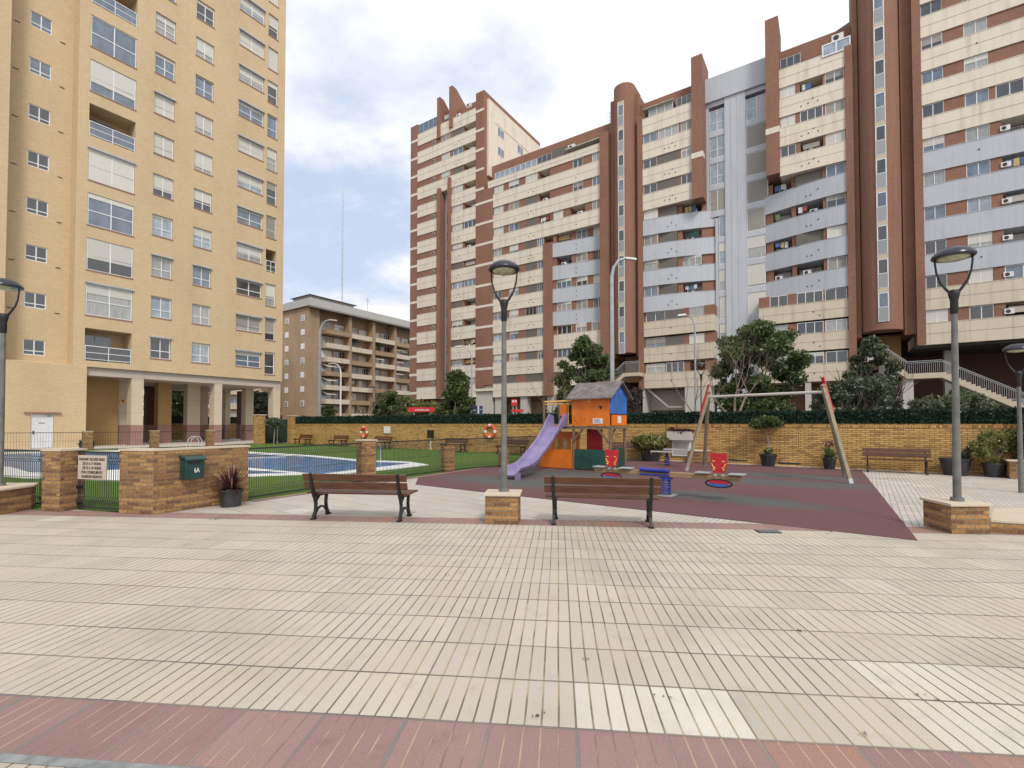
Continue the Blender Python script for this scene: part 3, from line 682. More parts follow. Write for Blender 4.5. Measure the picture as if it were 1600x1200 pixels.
def striped_tower():
    t = thing('striped_tower', 'tall red brick and cream striped tower with two roof fins', 'building', (*OB, 0), BA)
    sp = 2.93; z0 = 7.3; K = 15
    def row(k): return z0 + sp * k
    topz = 50.2
    m = MB()
    # cores and end piers
    m.box(-38.04, -36.45, 0, 16, 5.3, topz - .1); m.box(-36.45, -24.45, 1.7, 16, 4.9, 49.9); m.box(-24.45, -22.93, -.1, 16, 6.9, topz + .2)
    m.build('wall', M['brick_red'], t)
    for k in range(K):
        MB().box(-38.07, -36.42, -.03, .2, row(k) - 1.0, row(k) - .62).build('cream_stringcourse', M['cream'], t)
        z = 7.2 + 3.03 * k if k < 10 else row(k); MB().box(-24.48, -22.94, -.13, .2, z - .90, z - .55).build('cream_stringcourse', M['cream'], t)
    for k in range(K):
        z = row(k); hi = k >= 11
        band(t, -36.45, -31.95, z - 1.85, z, 'cream', 0, 1.7, [])
        band(t, -29.25 if not hi else -31.95, -24.45, z - 1.85, z, 'cream', 0, 1.7, VP3(-28.1))
        if k == 14:
            window(t, -36.3, -32.1, z + .05, z + 1.65, .1, 'g_blue', 0, 4, 'alu')
            window(t, -31.2, -29.6, z + .05, z + 1.5, .5, 'g_dark', .4, 2, 'alu'); ac_unit(t, -28.6, .3, z + .1, 1.); ac_unit(t, -26.6, .3, z + 1.0, 1.)
            continue
        # brick strip with little round window
        m = MB(); m.box(-36.45, -31.95 if not hi else -31.4, .08, 1.7, z, z + sp - 1.85); m.build('brick_infill', M['brick_red'], t)
        m = MB(); m.tube([(-33.0, .03, z + .55), (-33.0, .09, z + .55)], .33, 14); w = m.build('round_window', M['stone'], t)
        m = MB(); m.tube([(-33.0, .0, z + .55), (-33.0, .035, z + .55)], .25, 14); m.build('pane', M['g_dark'], w)
        if hi: lay(t, z, k, [(-31.4, -29.6, 'w'), (-29.0, -27.1, 'l' if k % 2 else 'w'), (-26.9, -24.6, 'd')], -31.4, -24.45, hgt=sp - 1.85)
        else: lay(t, z, k, [(-29.15, -27.1, 'w' if k % 2 else 'l'), (-26.8, -24.5, 'd')], -29.25, -24.45, hgt=sp - 1.85)
    # stair strip
    m = MB(); zt = row(11) - 1.9
    m.box(-31.95, -31.3, -.35, 1.7, 5.6, zt + .5); m.build('pier', M['brick_red'], t); MB().box(-29.75, -29.25, -.35, 1.7, 5.6, zt + 1.6).build('pier', M['brick_red'], t)
    m = MB(); m.box(-31.3, -29.75, .9, 1.69, 5.6, zt); m.build('stair_panel', M['grey_smooth'], t)
    for k in range(10): window(t, -31.0, -30.1, row(k) - .9, row(k) + .75, .84, 'g_dark', 0, 1, 'white', .8)
    # fins
    m = MB(); m.prof([(-.2, 46.2), (5.6, 46.2), (5.6, 49.0), (.7, 52.6), (-.2, 52.6)], -32.1, -31.5); m.build('roof_fin', M['brick_red'], t); m = MB(); m.prof([(-.2, 47), (7.6, 47), (7.6, 49.3), (.7, 53.4), (-.2, 53.4)], -29.6, -28.95); m.build('roof_fin', M['brick_red'], t)
    m = MB(); m.box(-28.9, -24.45, 1.2, 1.8, 48.3, 50.4); m.build('roof_parapet', M['brick_red'], t)
    band(t, -36.45, -24.45, 5.0 if False else 5.45, 5.5, 'cream', 0, 1.7)
    # flank above the lower wing
    m = MB(); m.box(-22.93, -22.6, .6, 16, 38, 49.4); m.box(-22.62, -22.55, 2.2, 16, 46.6, 47.0); m.build('flank_wall', M['cream'], t)
    for k in range(11, 14):
        for yy in (2.8, 8.2):
            z = row(k) + .0
            w = MB(); w.box(-22.62, -22.56, yy, yy + 1.7, z - .3, z + 1.0); ww = w.build('window', M['white'], t)
            MB().box(-22.57, -22.545, yy + .08, yy + .8, z - .22, z + .92).box(-22.57, -22.545, yy + .9, yy + 1.62, z - .22, z + .92).build('pane', M['g_blue'], ww)
    # ground floor
    MB().box(-38, -36.8, .1, 1, 0, 5.45).build('pillar', M['conc'], t); MB().box(-24.6, -21.6, .2, 1.1, 0, 7.1).build('pillar', M['conc'], t)
    m = MB(); m.box(-37.9, -22.9, 2.4, 12, 0, 5.4); m.build('ground_floor_wall', M['brick_far'], t)
striped_tower()

def sec_wing():
    t = thing('apartment_wing', 'long brick block with cream balcony bands just right of the striped tower', 'building', (*OB, 0), BA)
    z0, sp = 7.2, 3.03
    row = lambda k: z0 + sp * k
    m = MB(); m.box(-22.9, -3.7, 1.7, 14, 4.9, 38.4); m.box(-22.93, -21.37, -.1, 1.7, 7.15, 35.6); m.build('wall', M['brick_red'], t)
    for k in range(10): MB().box(-22.935, -21.34, -.13, .2, row(k) - .90, row(k) - .55).build('cream_stringcourse', M['cream'], t)
    m = MB(); m.box(-4.8, -3.7, -.35, 1.7, 5.2, 37.6); m.build('pier', M['brick_red'], t)
    m = MB(); m.box(-12.98, -11.65, -.2, 1.7, 5.3, row(6) + .2); m.build('pier', M['brick_red'], t)
    wn = [(-21.3, -19.6, 'w'), (-18.7, -17.0, 'w'), (-15.9, -14.0, 'l'), (-13.75, -12.1, 'd')]
    cv = lambda s: 0 + 1.3 * s ** 1.5
    for k in range(10):
        z = row(k); h = sp - 1.85
        if k >= 7:
            band(t, -21.37, -4.8, z - 1.85, z, 'cream', 0, 1.7, [(-17.6, .6), (-15.4, .6), (-15, .95), (-14.6, .55), (-8.2, .6)])
            if k < 9: lay(t, z, k, wn + ([(-8.7, -7.3, 'w'), (-6.0, -4.85, 'w')] if k > 7 else [(-11.6, -10.1, 'w'), (-9.1, -7.0, 'd'), (-6.0, -4.85, 'w')]), -21.37, -4.8, hgt=h)
            else: lay(t, z, k, wn + [(-8.7, -7.3, 'w'), (-6.0, -4.85, 'w')], -21.37, -4.8, hgt=h)
        else:
            band(t, -21.37, -12.98, z - 1.85, z, 'cream', 0, 1.7, [(-17.6, .6), (-15.4, .6), (-15, .95), (-14.6, .55)])
            lay(t, z, k, [(-21.3, -19.9, 'w'), (-18.6, -17.1, 'w'), (-15.9, -14.2, 'l'), (-14.0, -13.05, 'w' if k % 2 else 'l')] if k else [(-21.3, -17.4, 'l'), (-15.9, -13.2, 'l')], -21.37, -12.98, hgt=h)
            gr = 3 <= k <= 6
            if gr: band(t, -11.65, -4.8, z - 1.85, z, 'grey', 0, 1.7, [(-8.4, .6), (-8.4, 1.2)], curve=lambda s: .9 * s)
            else: band(t, -11.65, -4.8, z - 1.85, z, 'cream', .3, 1.7, [(-8.4, .7)])
            lay(t, z, k, [(-11.2, -9.1, 'd'), (-8.5, -7.0, 'w'), (-6.3, -4.85, 'w')], -11.65, -4.8, 0, deep=1.69, hgt=h, yf=(lambda x: .05 + .9 * (x + 11.65) / 6.85) if gr else (lambda x: .35))
    # top storey set back behind a glazed terrace
    z = row(10)
    band(t, -22.3, -4.8, z - 1.85, z - .9, 'cream', .0, 1.7)
    m = MB(); m.box(-22.6, -3.7, 1.4, 14, z - .9, 39.6); m.build('roof_parapet', M['brick_red'], t)
    window(t, -21.2, -14.2, z - .88, z + .15, .2, 'g_pale', 0, 8, 'white'); window(t, -14.1, -11.9, z - .88, z + .25, .25, 'g_dark', .0, 3, 'alu')
    m = MB(); m.box(-11.8, -9.9, .2, .5, z - .88, z + .5); m.build('louvre', M['louvre'], t); ac_unit(t, -9.6, .5, z - .1, 1.2)
    m = MB(); m.box(-9.7, -3.75, -.2, 1.5, z - .35, z - .22); m.build('terrace_awning', M['concrete_roof'], t)
    m = MB(); m.add([(-8.2, 4, 39.6), (-3.7, 4, 39.6), (-3.7, 9, 39.6), (-8.2, 9, 39.6), (-3.7, 4, 41.6), (-3.7, 9, 41.6)], [(0, 1, 4), (2, 3, 5), (0, 4, 5, 3), (1, 2, 5, 4)]); m.build('roof_gable', M['roof_c'], t)
    a = MB(); a.tube([(-5.6, 5, 40.5), (-5.6, 5, 43.6)], .03, 5)
    for q in (42.4, 42.9, 43.4): a.bar((-6.1, 5, q), (-5.1, 5, q), .025, .025)
    a.build('antenna', M['galv'], t)
    # ground floor
    m = MB(); m.box(-21.3, -3.8, 3.0, 12, 0, 5.0); m.build('ground_floor_wall', M['brick_far'], t)
    for x in (-21.2, -16.9, -12.7, -8.2): MB().box(x, x + 1.1, .3, 1.3, 0, 5.36).build('pillar', M['conc'], t)
    for z in (2.2, 1.5): MB().box(-14.8, -6.5, .6, .7, z, z + .13).build('walkway_rail', M['galv'], t)
sec_wing()

def stair_shaft(name, label, x0, x1, cx, r, zb, zt, zside, side, nw, zw0):
    t = thing(name, label, 'stair shaft', (*OB, 0), BA)
    m = MB(); m.box(x0, side[0], .2, 6, zb - .4, zside); m.build('side_wall', M['brick_red'], t); MB().box(side[1], x1, .5, 6, zb - .4, zside).build('side_wall', M['brick_red'], t); MB().box(x0, x1, 6.3, 6.6, 0, zb).build('rear_wall', M['brick_dark'], t); MB().box(side[0], side[1], 1.1, 6, zb, zside).build('core_wall', M['brick_red'], t)
    # half drum with a slot for the windows
    n = 28; pts = []
    for i in range(n + 1):
        a = math.pi + math.pi * i / n; pts.append((cx + r * math.cos(a), .35 + r * math.sin(a)))
    m = MB()
    m.prism(pts + [(cx + r, 2.5), (cx - r, 2.5)], zb, zt); m.build('stair_drum', M['brick_red'], t, smooth=True)
    yf = .35 - r
    w = .39; sp = 3.03
    for k in range(nw):
        z = zw0 + sp * k
        if z + 2.9 > zt and zt < 50: break
        wd = window(t, cx - w, cx + w, z, z + 2.62, yf - .06, 'g_dark' if k % 3 else 'g_blue', 0, 1, 'white', 1.3, fw=.09)
        MB().box(cx - w + .06, cx + w - .06, yf - .075, yf - .04, z + .06, z + 1.28).build('louvre_panel', M['louvre_g'], wd)
        MB().box(cx - w - .02, cx + w + .02, yf - .05, yf + .03, z + 2.64, z + sp - .02).build('lintel', M['stone'], wd)
    m = MB(); m.box(side[0], side[1], 3.5, 3.6, zb - 3.2, zb); m.build('landing_wall', M['ochre'], t)
    return t
stair_shaft('stair_tower', 'round fronted red brick stair shaft with domed top behind the orange play house', -3.57, -.12, -1.80, 1.28, 10.0, 42.4, 41.4, (-3.08, -.5), 11, 9.9)
stair_shaft('stair_tower', 'round fronted red brick stair shaft rising out of the picture above the outdoor staircase', 20.8, 25.15, 22.75, 1.5, 10.05, 52., 52., (21.2, 24.35), 14, 10.75)

def grey_block():
    t = thing('apartment_block', 'brick and cream block with a tall smooth grey centre bay and sweeping grey balconies', 'building', (*OB, 0), BA)
    z0, sp = 7.43, 3.02
    row = lambda k: z0 + sp * k
    m = MB(); m.box(.5, 20.8, 2.9, 15, 4.9, 38.3); m.build('wall', M['brick_red'], t)
    h = sp - 1.85
    for k in range(10):
        z = row(k); gr = 3 <= k <= 6
        vt = VP3(3.6)
        D = [(.55, 2.15, 'w'), (2.3, 4.65, 'l'), (4.9, 6.1, 'w')]
        E = [(14.75, 16.1, 'w' if k > 6 else 'd'), (16.5, 18.4, 'd' if k % 2 else 'l'), (18.6, 20.15, 'w')]
        if k >= 7:
            band(t, .5, 6.15, z - 1.85, z, 'cream', 0, 2.9, vt); lay(t, z, k, D, .5, 6.15, deep=2.8, hgt=h)
            band(t, 14.69, 20.2, z - 1.85, z, 'cream', 0, 2.9, [(17.2, .6), (17.6, .95), (18, .55), (16.6, .5)]); lay(t, z, k, E, 14.69, 20.2, deep=2.8, hgt=h)
        elif gr:
            band(t, .5, 8.3, z - 1.85, z, 'grey', 0, 1.5, [(3.3, .6), (3.7, 1.0), (4.2, .6)], curve=lambda s: 1.75 * s ** 1.7)
            lay(t, z, k, [(.55, 2.15, 'w'), (2.3, 4.3, 'l'), (4.8, 6.8, 'd')], .5, 8.2, 0, deep=2.8, hgt=h, yf=lambda x: .06 + 1.75 * max(0, (x - .5) / 7.8) ** 1.7)
            band(t, 12.5, 20.2, z - 1.85, z, 'grey', 0, 1.5, [(17.3, .6), (17.9, 1.0), (16.9, .6)], curve=lambda s: 1.75 * (1 - s) ** 1.5)
            lay(t, z, k, [(13.9, 15.6, 'd'), (16.0, 18.3, 'd' if k % 2 else 'l'), (18.6, 20.15, 'w')], 13.2, 20.2, 0, deep=2.8, hgt=h, yf=lambda x: .06 + 1.75 * max(0, 1 - (x - 12.5) / 7.7) ** 1.5)
        else:
            band(t, .0 if k == 0 else .5, 8.3, z - 1.7, z, 'cream2', .1, 2.8, [(3.6, .8)]) ; lay(t, z, k, [(.7, 2.9, 'w') , (3.0, 5.0, 'l' if k else 'W'), (5.6, 7.2, 'w' if k else 'b')], .5, 8.3, .2, deep=2.6, hgt=h + .0)
            band(t, 12.6, 20.7 if k == 0 else 20.2, z - 1.7, z, 'cream2', .1, 2.8, [(17.4, .8), (17.9, .4)]); lay(t, z, k, [(13.6, 15.2, 'w'), (16.0, 18.2, 'W'), (18.35, 20.1, 'W')], 12.6, 20.2, .15, deep=2.6, hgt=h)
    # tops
    z = row(10)
    for x0, x1 in ((-.05, 6.2), (14.69, 20.8)):
        band(t, max(x0, .5), x1 if x0 < 1 else 20.2, z - 1.85, z, 'cream', 0, 2.9, [])
        m = MB(); m.box(x0, x1, 1.3, 6, z + 1.0, 40.4); m.box(x0, x1, 2.2, 6, z, z + 1.2); m.build('roof_parapet', M['brick_red'], t)
    window(t, 1.2, 4.0, z, z + 1.05, .2, 'g_curt', 0, 3, 'white'); window(t, 4.4, 6.1, z, z + 1.2, .3, 'g_dark', 0, 3, 'alu')
    MB().box(.5, 4.1, -.1, 1.6, z + 1.08, z + 1.18).build('terrace_awning', M['concrete_roof'], t)
    window(t, 18.4, 20.7, z - .3, z + .9, -.12, 'g_pale', 0, 2, 'white', fw=.12); ac_unit(t, 19.2, .1, z + 1.0, 1.2)
    window(t, 14.8, 16.6, z, z + 1.3, .35, 'g_dark', 0, 3, 'alu')
    m = MB(); m.add([(1.2, 6, 40.4), (6.2, 6, 40.4), (6.2, 11, 40.4), (1.2, 11, 40.4), (1.2, 6, 41.0), (6.2, 6, 42.6), (6.2, 11, 42.6), (1.2, 11, 41.0)], [(0, 1, 5, 4), (4, 5, 6, 7), (1, 2, 6, 5), (2, 3, 7, 6), (3, 0, 4, 7)])
    m.add([(16, 5, 40.4), (20.8, 5, 40.4), (20.8, 11, 40.4), (16, 11, 40.4), (16, 5, 41.6), (20.8, 5, 43.4), (20.8, 11, 43.4), (16, 11, 41.6)], [(0, 1, 5, 4), (4, 5, 6, 7), (1, 2, 6, 5), (2, 3, 7, 6), (3, 0, 4, 7)]); m.build('roof_gable', M['roof_c'], t)
    # piers
    m = MB(); m.box(6.15, 7.32, -.3, 3, 26.5, 42.5); m.build('pier', M['brick_red'], t)
    m = MB(); m.box(13.5, 14.7, -.3, 3, 27., 43.2); m.build('pier', M['brick_red'], t)
    MB().box(6.12, 7.35, -.34, .5, 31.0, 31.6).build('cream_stringcourse', M['cream'], t); MB().box(13.47, 14.73, -.34, .5, 31.2, 31.8).build('cream_stringcourse', M['cream'], t)
    MB().box(20.2, 20.8, -.15, 2.9, 5.3, z).build('pier', M['brick_red'], t); MB().box(-.1, .5, -.05, 2.9, 5.6, z + .5).build('pier', M['brick_red'], t)
    # grey bay
    y = 1.5; X = lambda px: xb(px, 200, y)
    c0, c1 = X(1132.5), X(1165)
    m = MB(); m.box(c0, c1, y - .12, 3, 0, 37.9)
    for q in (.3, .62): m.box(c0 + (c1 - c0) * q - .03, c0 + (c1 - c0) * q + .03, y - .15, y, 0, 37.9)
    m.build('grey_bay', M['grey_smooth'], t)
    m = MB(); m.box(7.32, 13.5, y - .3, y + 3, 37.7, 40.4); m.build('bay_parapet', M['grey_smooth'], t)
    s = MB(); s.box(7.32, 7.62, y + .02, 3, 24.5, 37.69); s.box(8.2, 8.5, y + .02, 3, 0, 24.5); s.box(7.62, c0, y, 3, 37.2, 37.69); s.box(c1, 13.5, y, 3, 37.2, 37.69)
    for k in range(0, 10):
        zz = row(k); up = k >= 6
        x0, x1 = (7.62, c0) if up else (8.5, c0)
        s.box(x0, x1, y, 3, zz - .85, zz - .25)
        X0, X1 = (c1, 13.5) if up else (c1, 13.2)
        s.box(X0, X1, y, 3, zz - .85, zz - .25)
        p, b = (('g_pale', 0.) if k >= 7 else ('g_pale', 0.) if k == 5 else rnd.choice([('g_curt', .55), ('g_pale', .4), ('g_curt', .95)]))
        if k == 6: p, b = 'g_curt', .97
        window(t, x0 + .05, x1 - .02, zz - .25, zz + sp - .87, y + .05, p, b, 2 if up else 1, 'white', .9 if up else 0, 'blind_g' if k == 6 else 'blind')
        p, b = ('g_pale', .0) if k == 9 else (('g_pale', .97) if k > 4 else rnd.choice([('g_curt', .5), ('g_pale', .95), ('g_curt', .9)]))
        xl = X0 + .02 if k < 9 else X0 + .02; xr = X1 - .05 if k < 9 else X0 + 1.1
        window(t, xl, xr, zz - .25, zz + sp - .87, y + .05, p, b, 1, 'white', 1.2 if k == 9 else 0, 'blind_g' if k > 4 else 'blind')
        if k == 9: s.box(xr, X1, y, 3, zz - .25, zz + sp - .87)
    s.build('bay_panel', M['grey_smooth'], t)
    # ground floor
    m = MB(); m.box(.6, 20.2, 3.2, 14, 0, 4.95); m.build('ground_floor_wall', M['brick_red'], t)
    m = MB(); m.box(5.1, 7.9, .15, 2.8, 0, 5.85); m.build('concrete_wall', M['conc'], t); MB().box(16.6, 17.1, .2, 2.8, 0, 5.7).build('concrete_wall', M['conc'], t); MB().box(.3, .5, .15, 3.3, 0, 5.8).build('concrete_wall', M['conc'], t)
    m = MB(); m.prof([(2.6, 5.6), (2.6, 3.2), (3.1, 3.2), (3.1, 5.6)], .5, 5.1); m.add([(.5, .6, 5.7), (.9, .6, 5.7), (3.2, .6, 3.6), (5.1, .6, 3.6), (5.1, .6, 3.45), (3.1, .6, 3.45)], [(0, 1, 2, 3, 4, 5)]); m.build('ramp_underside', M['beam'], t)
    m = MB(); m.box(12.5, 16.4, .3, 3.2, 0, 1.5) if False else m.box(8.4, 9.9, 2.2, 2.3, 0, 3.4); m.build('garage_shutter', M['louvre'], t)
grey_block()

def right_block():
    t = thing('apartment_block', 'nearest brick block at the right edge, cream and grey bands over a dark open basement', 'building', (*OB, 0), BA)
    z0, sp = 7.33, 3.05
    row = lambda k: z0 + sp * k
    m = MB(); m.box(25.7, 46, 2.0, 14, 8.4, 46); m.box(25.15, 25.75, -.1, 2, 8.6, 46); m.build('wall', M['brick_red'], t)
    h = sp - 1.85
    for k in range(1, 12):
        z = row(k); gr = 3 <= k <= 6
        band(t, 25.2 if k == 1 else 25.75, 46, z - 1.85, z, 'grey' if gr else ('cream2' if k < 3 else 'cream'), 0, 2.0, [] if k % 3 else [(29.4, 1.0)])
        P = [(25.8, 27.25, 'w'), (28.6, 30.1, 'w'), (36, 38, 'w'), (40, 43, 'd')]
        P += [(30.8, 34, 'd')] if k in (1, 2, 3, 4, 5, 6) else ([(29.9 + .1, 31.4, 'b')] if False else ([(30.5, 33, 'd')] if k in (7,) else []))
        lay(t, z, k, P, 25.75, 46, deep=1.9, hgt=h)
        if k < 7: ac_unit(t, 30.7, .0, z + .25, .75)
    window(t, 25.75, 28.0, row(12) - 2.0, row(12) - .6, -.1, 'g_pale', .6, 2, 'white', fw=.1)
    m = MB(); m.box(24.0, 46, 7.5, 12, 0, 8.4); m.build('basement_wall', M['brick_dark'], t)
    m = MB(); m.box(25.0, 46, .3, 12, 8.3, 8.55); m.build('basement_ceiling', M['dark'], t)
    for x in (22.6, 27.4, 35.0):
        MB().box(x, x + .85, 3.2, 4.0, 0, 8.35 if x > 25 else 9.2).build('concrete_column', M['conc'], t)
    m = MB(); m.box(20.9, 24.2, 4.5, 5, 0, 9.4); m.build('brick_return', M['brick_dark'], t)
    ac_unit(t, 32.3, 6.9, 3.2, 1.3)
right_block()

def outside_stairs():
    dy = -1.6
    P = lambda px, py: PLN(px, py, OB, BA, dy)
    t = thing('outdoor_staircase', 'long concrete outdoor staircase with grey railings descending to the right below the brick block', 'staircase', (*OB, 0), BA)
    def flight(mb, a, b, w=1.5, n=None):
        (x0, z0), (x1, z1) = a, b; n = n or max(2, round(abs(z0 - z1) / .18))
        pts = []
        for i in range(n):
            xa_, xb_ = x0 + (x1 - x0) * i / n, x0 + (x1 - x0) * (i + 1) / n; za = z0 + (z1 - z0) * i / n; pts += [(xa_, za), (xb_, za)]
        pts += [(x1, z1), (x1, z1 - .45), (x0, z0 - .45)]
        vs = [(x, dy, z) for x, z in pts] + [(x, dy + w, z) for x, z in pts]; N = len(pts)
        mb.add(vs, [tuple(range(N)), tuple(range(N, 2 * N))[::-1]] + [(i, N + i, N + (i + 1) % N, (i + 1) % N) for i in range(N)])
    a, b, c, d = P(1376, 556), P(1418, 584), P(1472, 584), P(1606, 633)
    b = (b[0], b[1]); c = (c[0], b[1])
    top = (a[0] - 1.2, a[1])
    m = MB(); m.box(top[0], a[0], dy, dy + 1.5, a[1] - .45, a[1]); flight(m, a, b); m.box(b[0], c[0], dy, dy + 1.5, b[1] - .45, b[1]); flight(m, c, (d[0], d[1] - .2)); m.build('stair_flight', M['stone'], t)
    r = MB(); q = MB(); pts = [(top[0], a[1]), a, b, c, (d[0], d[1] - .2)]
    for i in range(len(pts) - 1):
        (x0, z0), (x1, z1) = pts[i], pts[i + 1]
        for hh, th in ((1.05, .05), (.92, .04)): r.bar((x0, dy + .04, z0 + hh), (x1, dy + .04, z1 + hh), .05, th)
        n = max(1, round((x1 - x0) / .13))
        for j in range(n + 1):
            x, z = x0 + (x1 - x0) * j / n, z0 + (z1 - z0) * j / n; r.box(x - .012, x + .012, dy + .02, dy + .05, z + .02, z + .92)
    r.build('railing', M['galv'], t)
    x, z = P(1411, 600); x2, _ = P(1428, 600); MB().box(x, x2, dy + .2, dy + 1.2, 0, b[1] - .44).build('support_column', M['conc'], t)
    # smaller one by the first shaft
    t = thing('outdoor_staircase', 'short curved concrete staircase with grey railing under the round stair shaft, above dry creepers', 'staircase', (*OB, 0), BA)
    a, b = P(955, 602), P(975, 583); e = P(999, 583)
    m = MB(); flight(m, (b[0], b[1]), (a[0], a[1])); m.box(b[0], e[0], dy, dy + 1.5, b[1] - .4, b[1]); m.build('stair_flight', M['stone'], t)
    r = MB(); pts = [a, b, (e[0], b[1])]
    for i in range(2):
        (x0, z0), (x1, z1) = pts[i], pts[i + 1]
        for hh in (1.3, 1.15): r.bar((x0, dy + .04, z0 + hh), (x1, dy + .04, z1 + hh), .05, .05)
        n = max(1, round(abs(x1 - x0) / .13))
        for j in range(n + 1):
            x, z = x0 + (x1 - x0) * j / n, z0 + (z1 - z0) * j / n; r.box(x - .012, x + .012, dy + .02, dy + .05, z + .02, z + 1.15)
    r.build('railing', M['galv'], t)
outside_stairs()

# ================================================================ far brown block
def far_block():
    X0, Y0 = (482 - 800) / 750 * 103, 103
    ang = AA
    t = thing('apartment_building', 'brown brick eight storey building with slate mansard roof far behind the pool', 'building', (X0, Y0, 0), ang)
    O = (X0, Y0)
    f = lambda px, py: PLN(px, py, O, ang)
    # gable side lies along local +y (towards the left); front along +x
    x1 = f(645, 560)[0]
    sp = 3.1
    zt = f(482, 481)[1] + .3
    # gable plane is x=0, going +y
    gy = lambda px: (lambda r: (X0 - r * Y0) / (r * .558 + .830) if True else 0)((px - 800) / 750.)
    m = MB(); holes = []
    w = gy(440)
    m.box(-.3, 2.2, -.4, 22, 0, zt); m.box(2.2, x1 + 30, 1.4, 16, 0, zt); m.build('wall', M['brick_far'], t)
    for k in range(7):
        z = f(482, 481)[1] - 2.6 - k * sp
        for px in (474, 449):
            yy = gy(px)
            q = MB(); q.box(-.38, -.28, yy - .65, yy + .65, z, z + 1.25); ww = q.build('window', M['white'], t)
            MB().box(-.4, -.37, yy - .52, yy + .52, z + .1, z + 1.12).build('pane', M['paper' if k % 3 else 'g_curt'], ww)
    for i in range(3): MB().box(3.2 + (x1 - 3.2) * (i + 1) / 4 - .5, 3.2 + (x1 - 3.2) * (i + 1) / 4 + .25, -.9, 1.5, 0, zt - .4).build('pilaster', M['brick_far'], t)
    n = 4; xs = [3.2 + (x1 - 3.2) * i / n for i in range(n + 1)]
    for k in range(8):
        z = f(510, 497)[1] - 3.6 - k * sp
        if z < 0: break
        for i in range(n):
            yo = -1.2 if i % 2 == 0 else -.7
            band(t, xs[i] + .3, xs[i + 1] - .5, z, z + 1.0, 'cream2' if (i + k) % 3 else 'brick_far', yo, 2.6)
            L = xs[i + 1] - xs[i]
            lay(t, z + 1.0, k, [(xs[i] + .3, xs[i] + L * .45, rnd.choice(['d', 'w', 'w'])), (xs[i] + L * .55, xs[i + 1] - .4, rnd.choice(['W', 'w', 'd']))], xs[i], xs[i + 1], .9, 'brick_far', .6, 1.8)
            if rnd.random() < .3: MB().add([(xs[i] + .4, yo - .1, z + 2.0), (xs[i] + L * .45, yo - .1, z + 2.0), (xs[i] + L * .45, 1.2, z + 2.9), (xs[i] + .4, 1.2, z + 2.9)], [(0, 1, 2, 3)]).build('awning', M[rnd.choice(['beam', 'green', 'cream'])], t)
    m = MB()
    m.add([(-.9, -1.6, zt), (x1 + 30, -1.6, zt), (x1 + 30, 16, zt), (-.9, 16, zt), (1.5, 2.2, zt + 2.7), (x1 + 30, 2.2, zt + 2.7), (x1 + 30, 12, zt + 2.7), (1.5, 12, zt + 2.7)], [(0, 3, 2, 1), (0, 1, 5, 4), (1, 2, 6, 5), (2, 3, 7, 6), (3, 0, 4, 7), (4, 5, 6, 7)])
    m.box(-1.0, x1 + 30, -1.75, -1.55, zt - .35, zt + .02); m.build('mansard_roof', M['roof_c'], t)
    m = MB(); m.prism([(2.4, 3.4), (14, 3.4), (14, 10), (2.4, 10)], zt + 2.6, zt + 3.72); m.prof([(3, 0), (11, 0), (7, 1.8)], 0, 0) if False else None
    m.add([(2.0, 3.0, zt + 3.7), (15, 3.0, zt + 3.7), (15, 11, zt + 3.7), (2.0, 11, zt + 3.7), (5.5, 6.5, zt + 4.6), (13, 6.5, zt + 4.6)], [(0, 1, 5, 4), (1, 2, 5), (2, 3, 4, 5)]); m.build('roof_turret', M['roof_c'], t); MB().add([(2.0, 11, zt + 3.7), (2.0, 3., zt + 3.7), (5.5, 6.5, zt + 4.6)], [(0, 1, 2)]).build('turret_gable', M['brick_red'], t)
    x = f(595, 490)[0]
    a = MB(); a.tube([(x, 5, zt + 3), (x, 5, zt + 7)], .06, 5); a.bar((x - .8, 5, zt + 6.5), (x + .8, 5, zt + 6.5), .08, .08); a.bar((x - .5, 5, zt + 6), (x + .5, 5, zt + 6), .08, .08); a.build('antenna', M['galv'], t)
    x0, y0 = (533 - 800) / 750 * 190, 190
    zt2 = ZAT(533, 298, 190)
    mast = thing('radio_mast', 'very tall thin lattice radio mast rising behind the brown building', 'mast', (x0, y0, 0))
    m = MB()
    for dx, dy in ((-.3, -.2), (.3, -.2), (0, .3)): m.tube([(dx, dy, 0), (dx, dy, zt2 - 4)], .07, 5)
    z = 1
    while z < zt2 - 5: m.bar((-.3, -.2, z), (.3, -.2, z + 1.2), .06, .06); m.bar((.3, -.2, z + 1.2), (0, .3, z + 2.4), .06, .06); z += 2.4
    m.build('lattice', M['galv'], mast); MB().tube([(0, 0, zt2 - 4.2), (0, 0, zt2)], .08, 6).build('tip', M['galv'], mast)
far_block()
# block seen between the stilts of the tan tower
def back_block():
    t = thing('apartment_building', 'ochre block glimpsed between the stilts under the tan tower', 'building', (-62, 92, 0), AA)
    m = MB(); m.box(0, 14, .2, 12, 0, 16); m.build('wall', M['brick_tan'], t)
    for k in range(5):
        band(t, -.1, 14, 1.6 + 3 * k, 2.6 + 3 * k, 'cream2', -.8, 1.)
        for i in range(4): window(t, .6 + 3.4 * i, 2.8 + 3.4 * i, 2.7 + 3 * k, 4.1 + 3 * k, .1, rnd.choice(['g_dark', 'g_blue', 'g_curt']), rnd.choice([0, .5]), 2)
back_block()
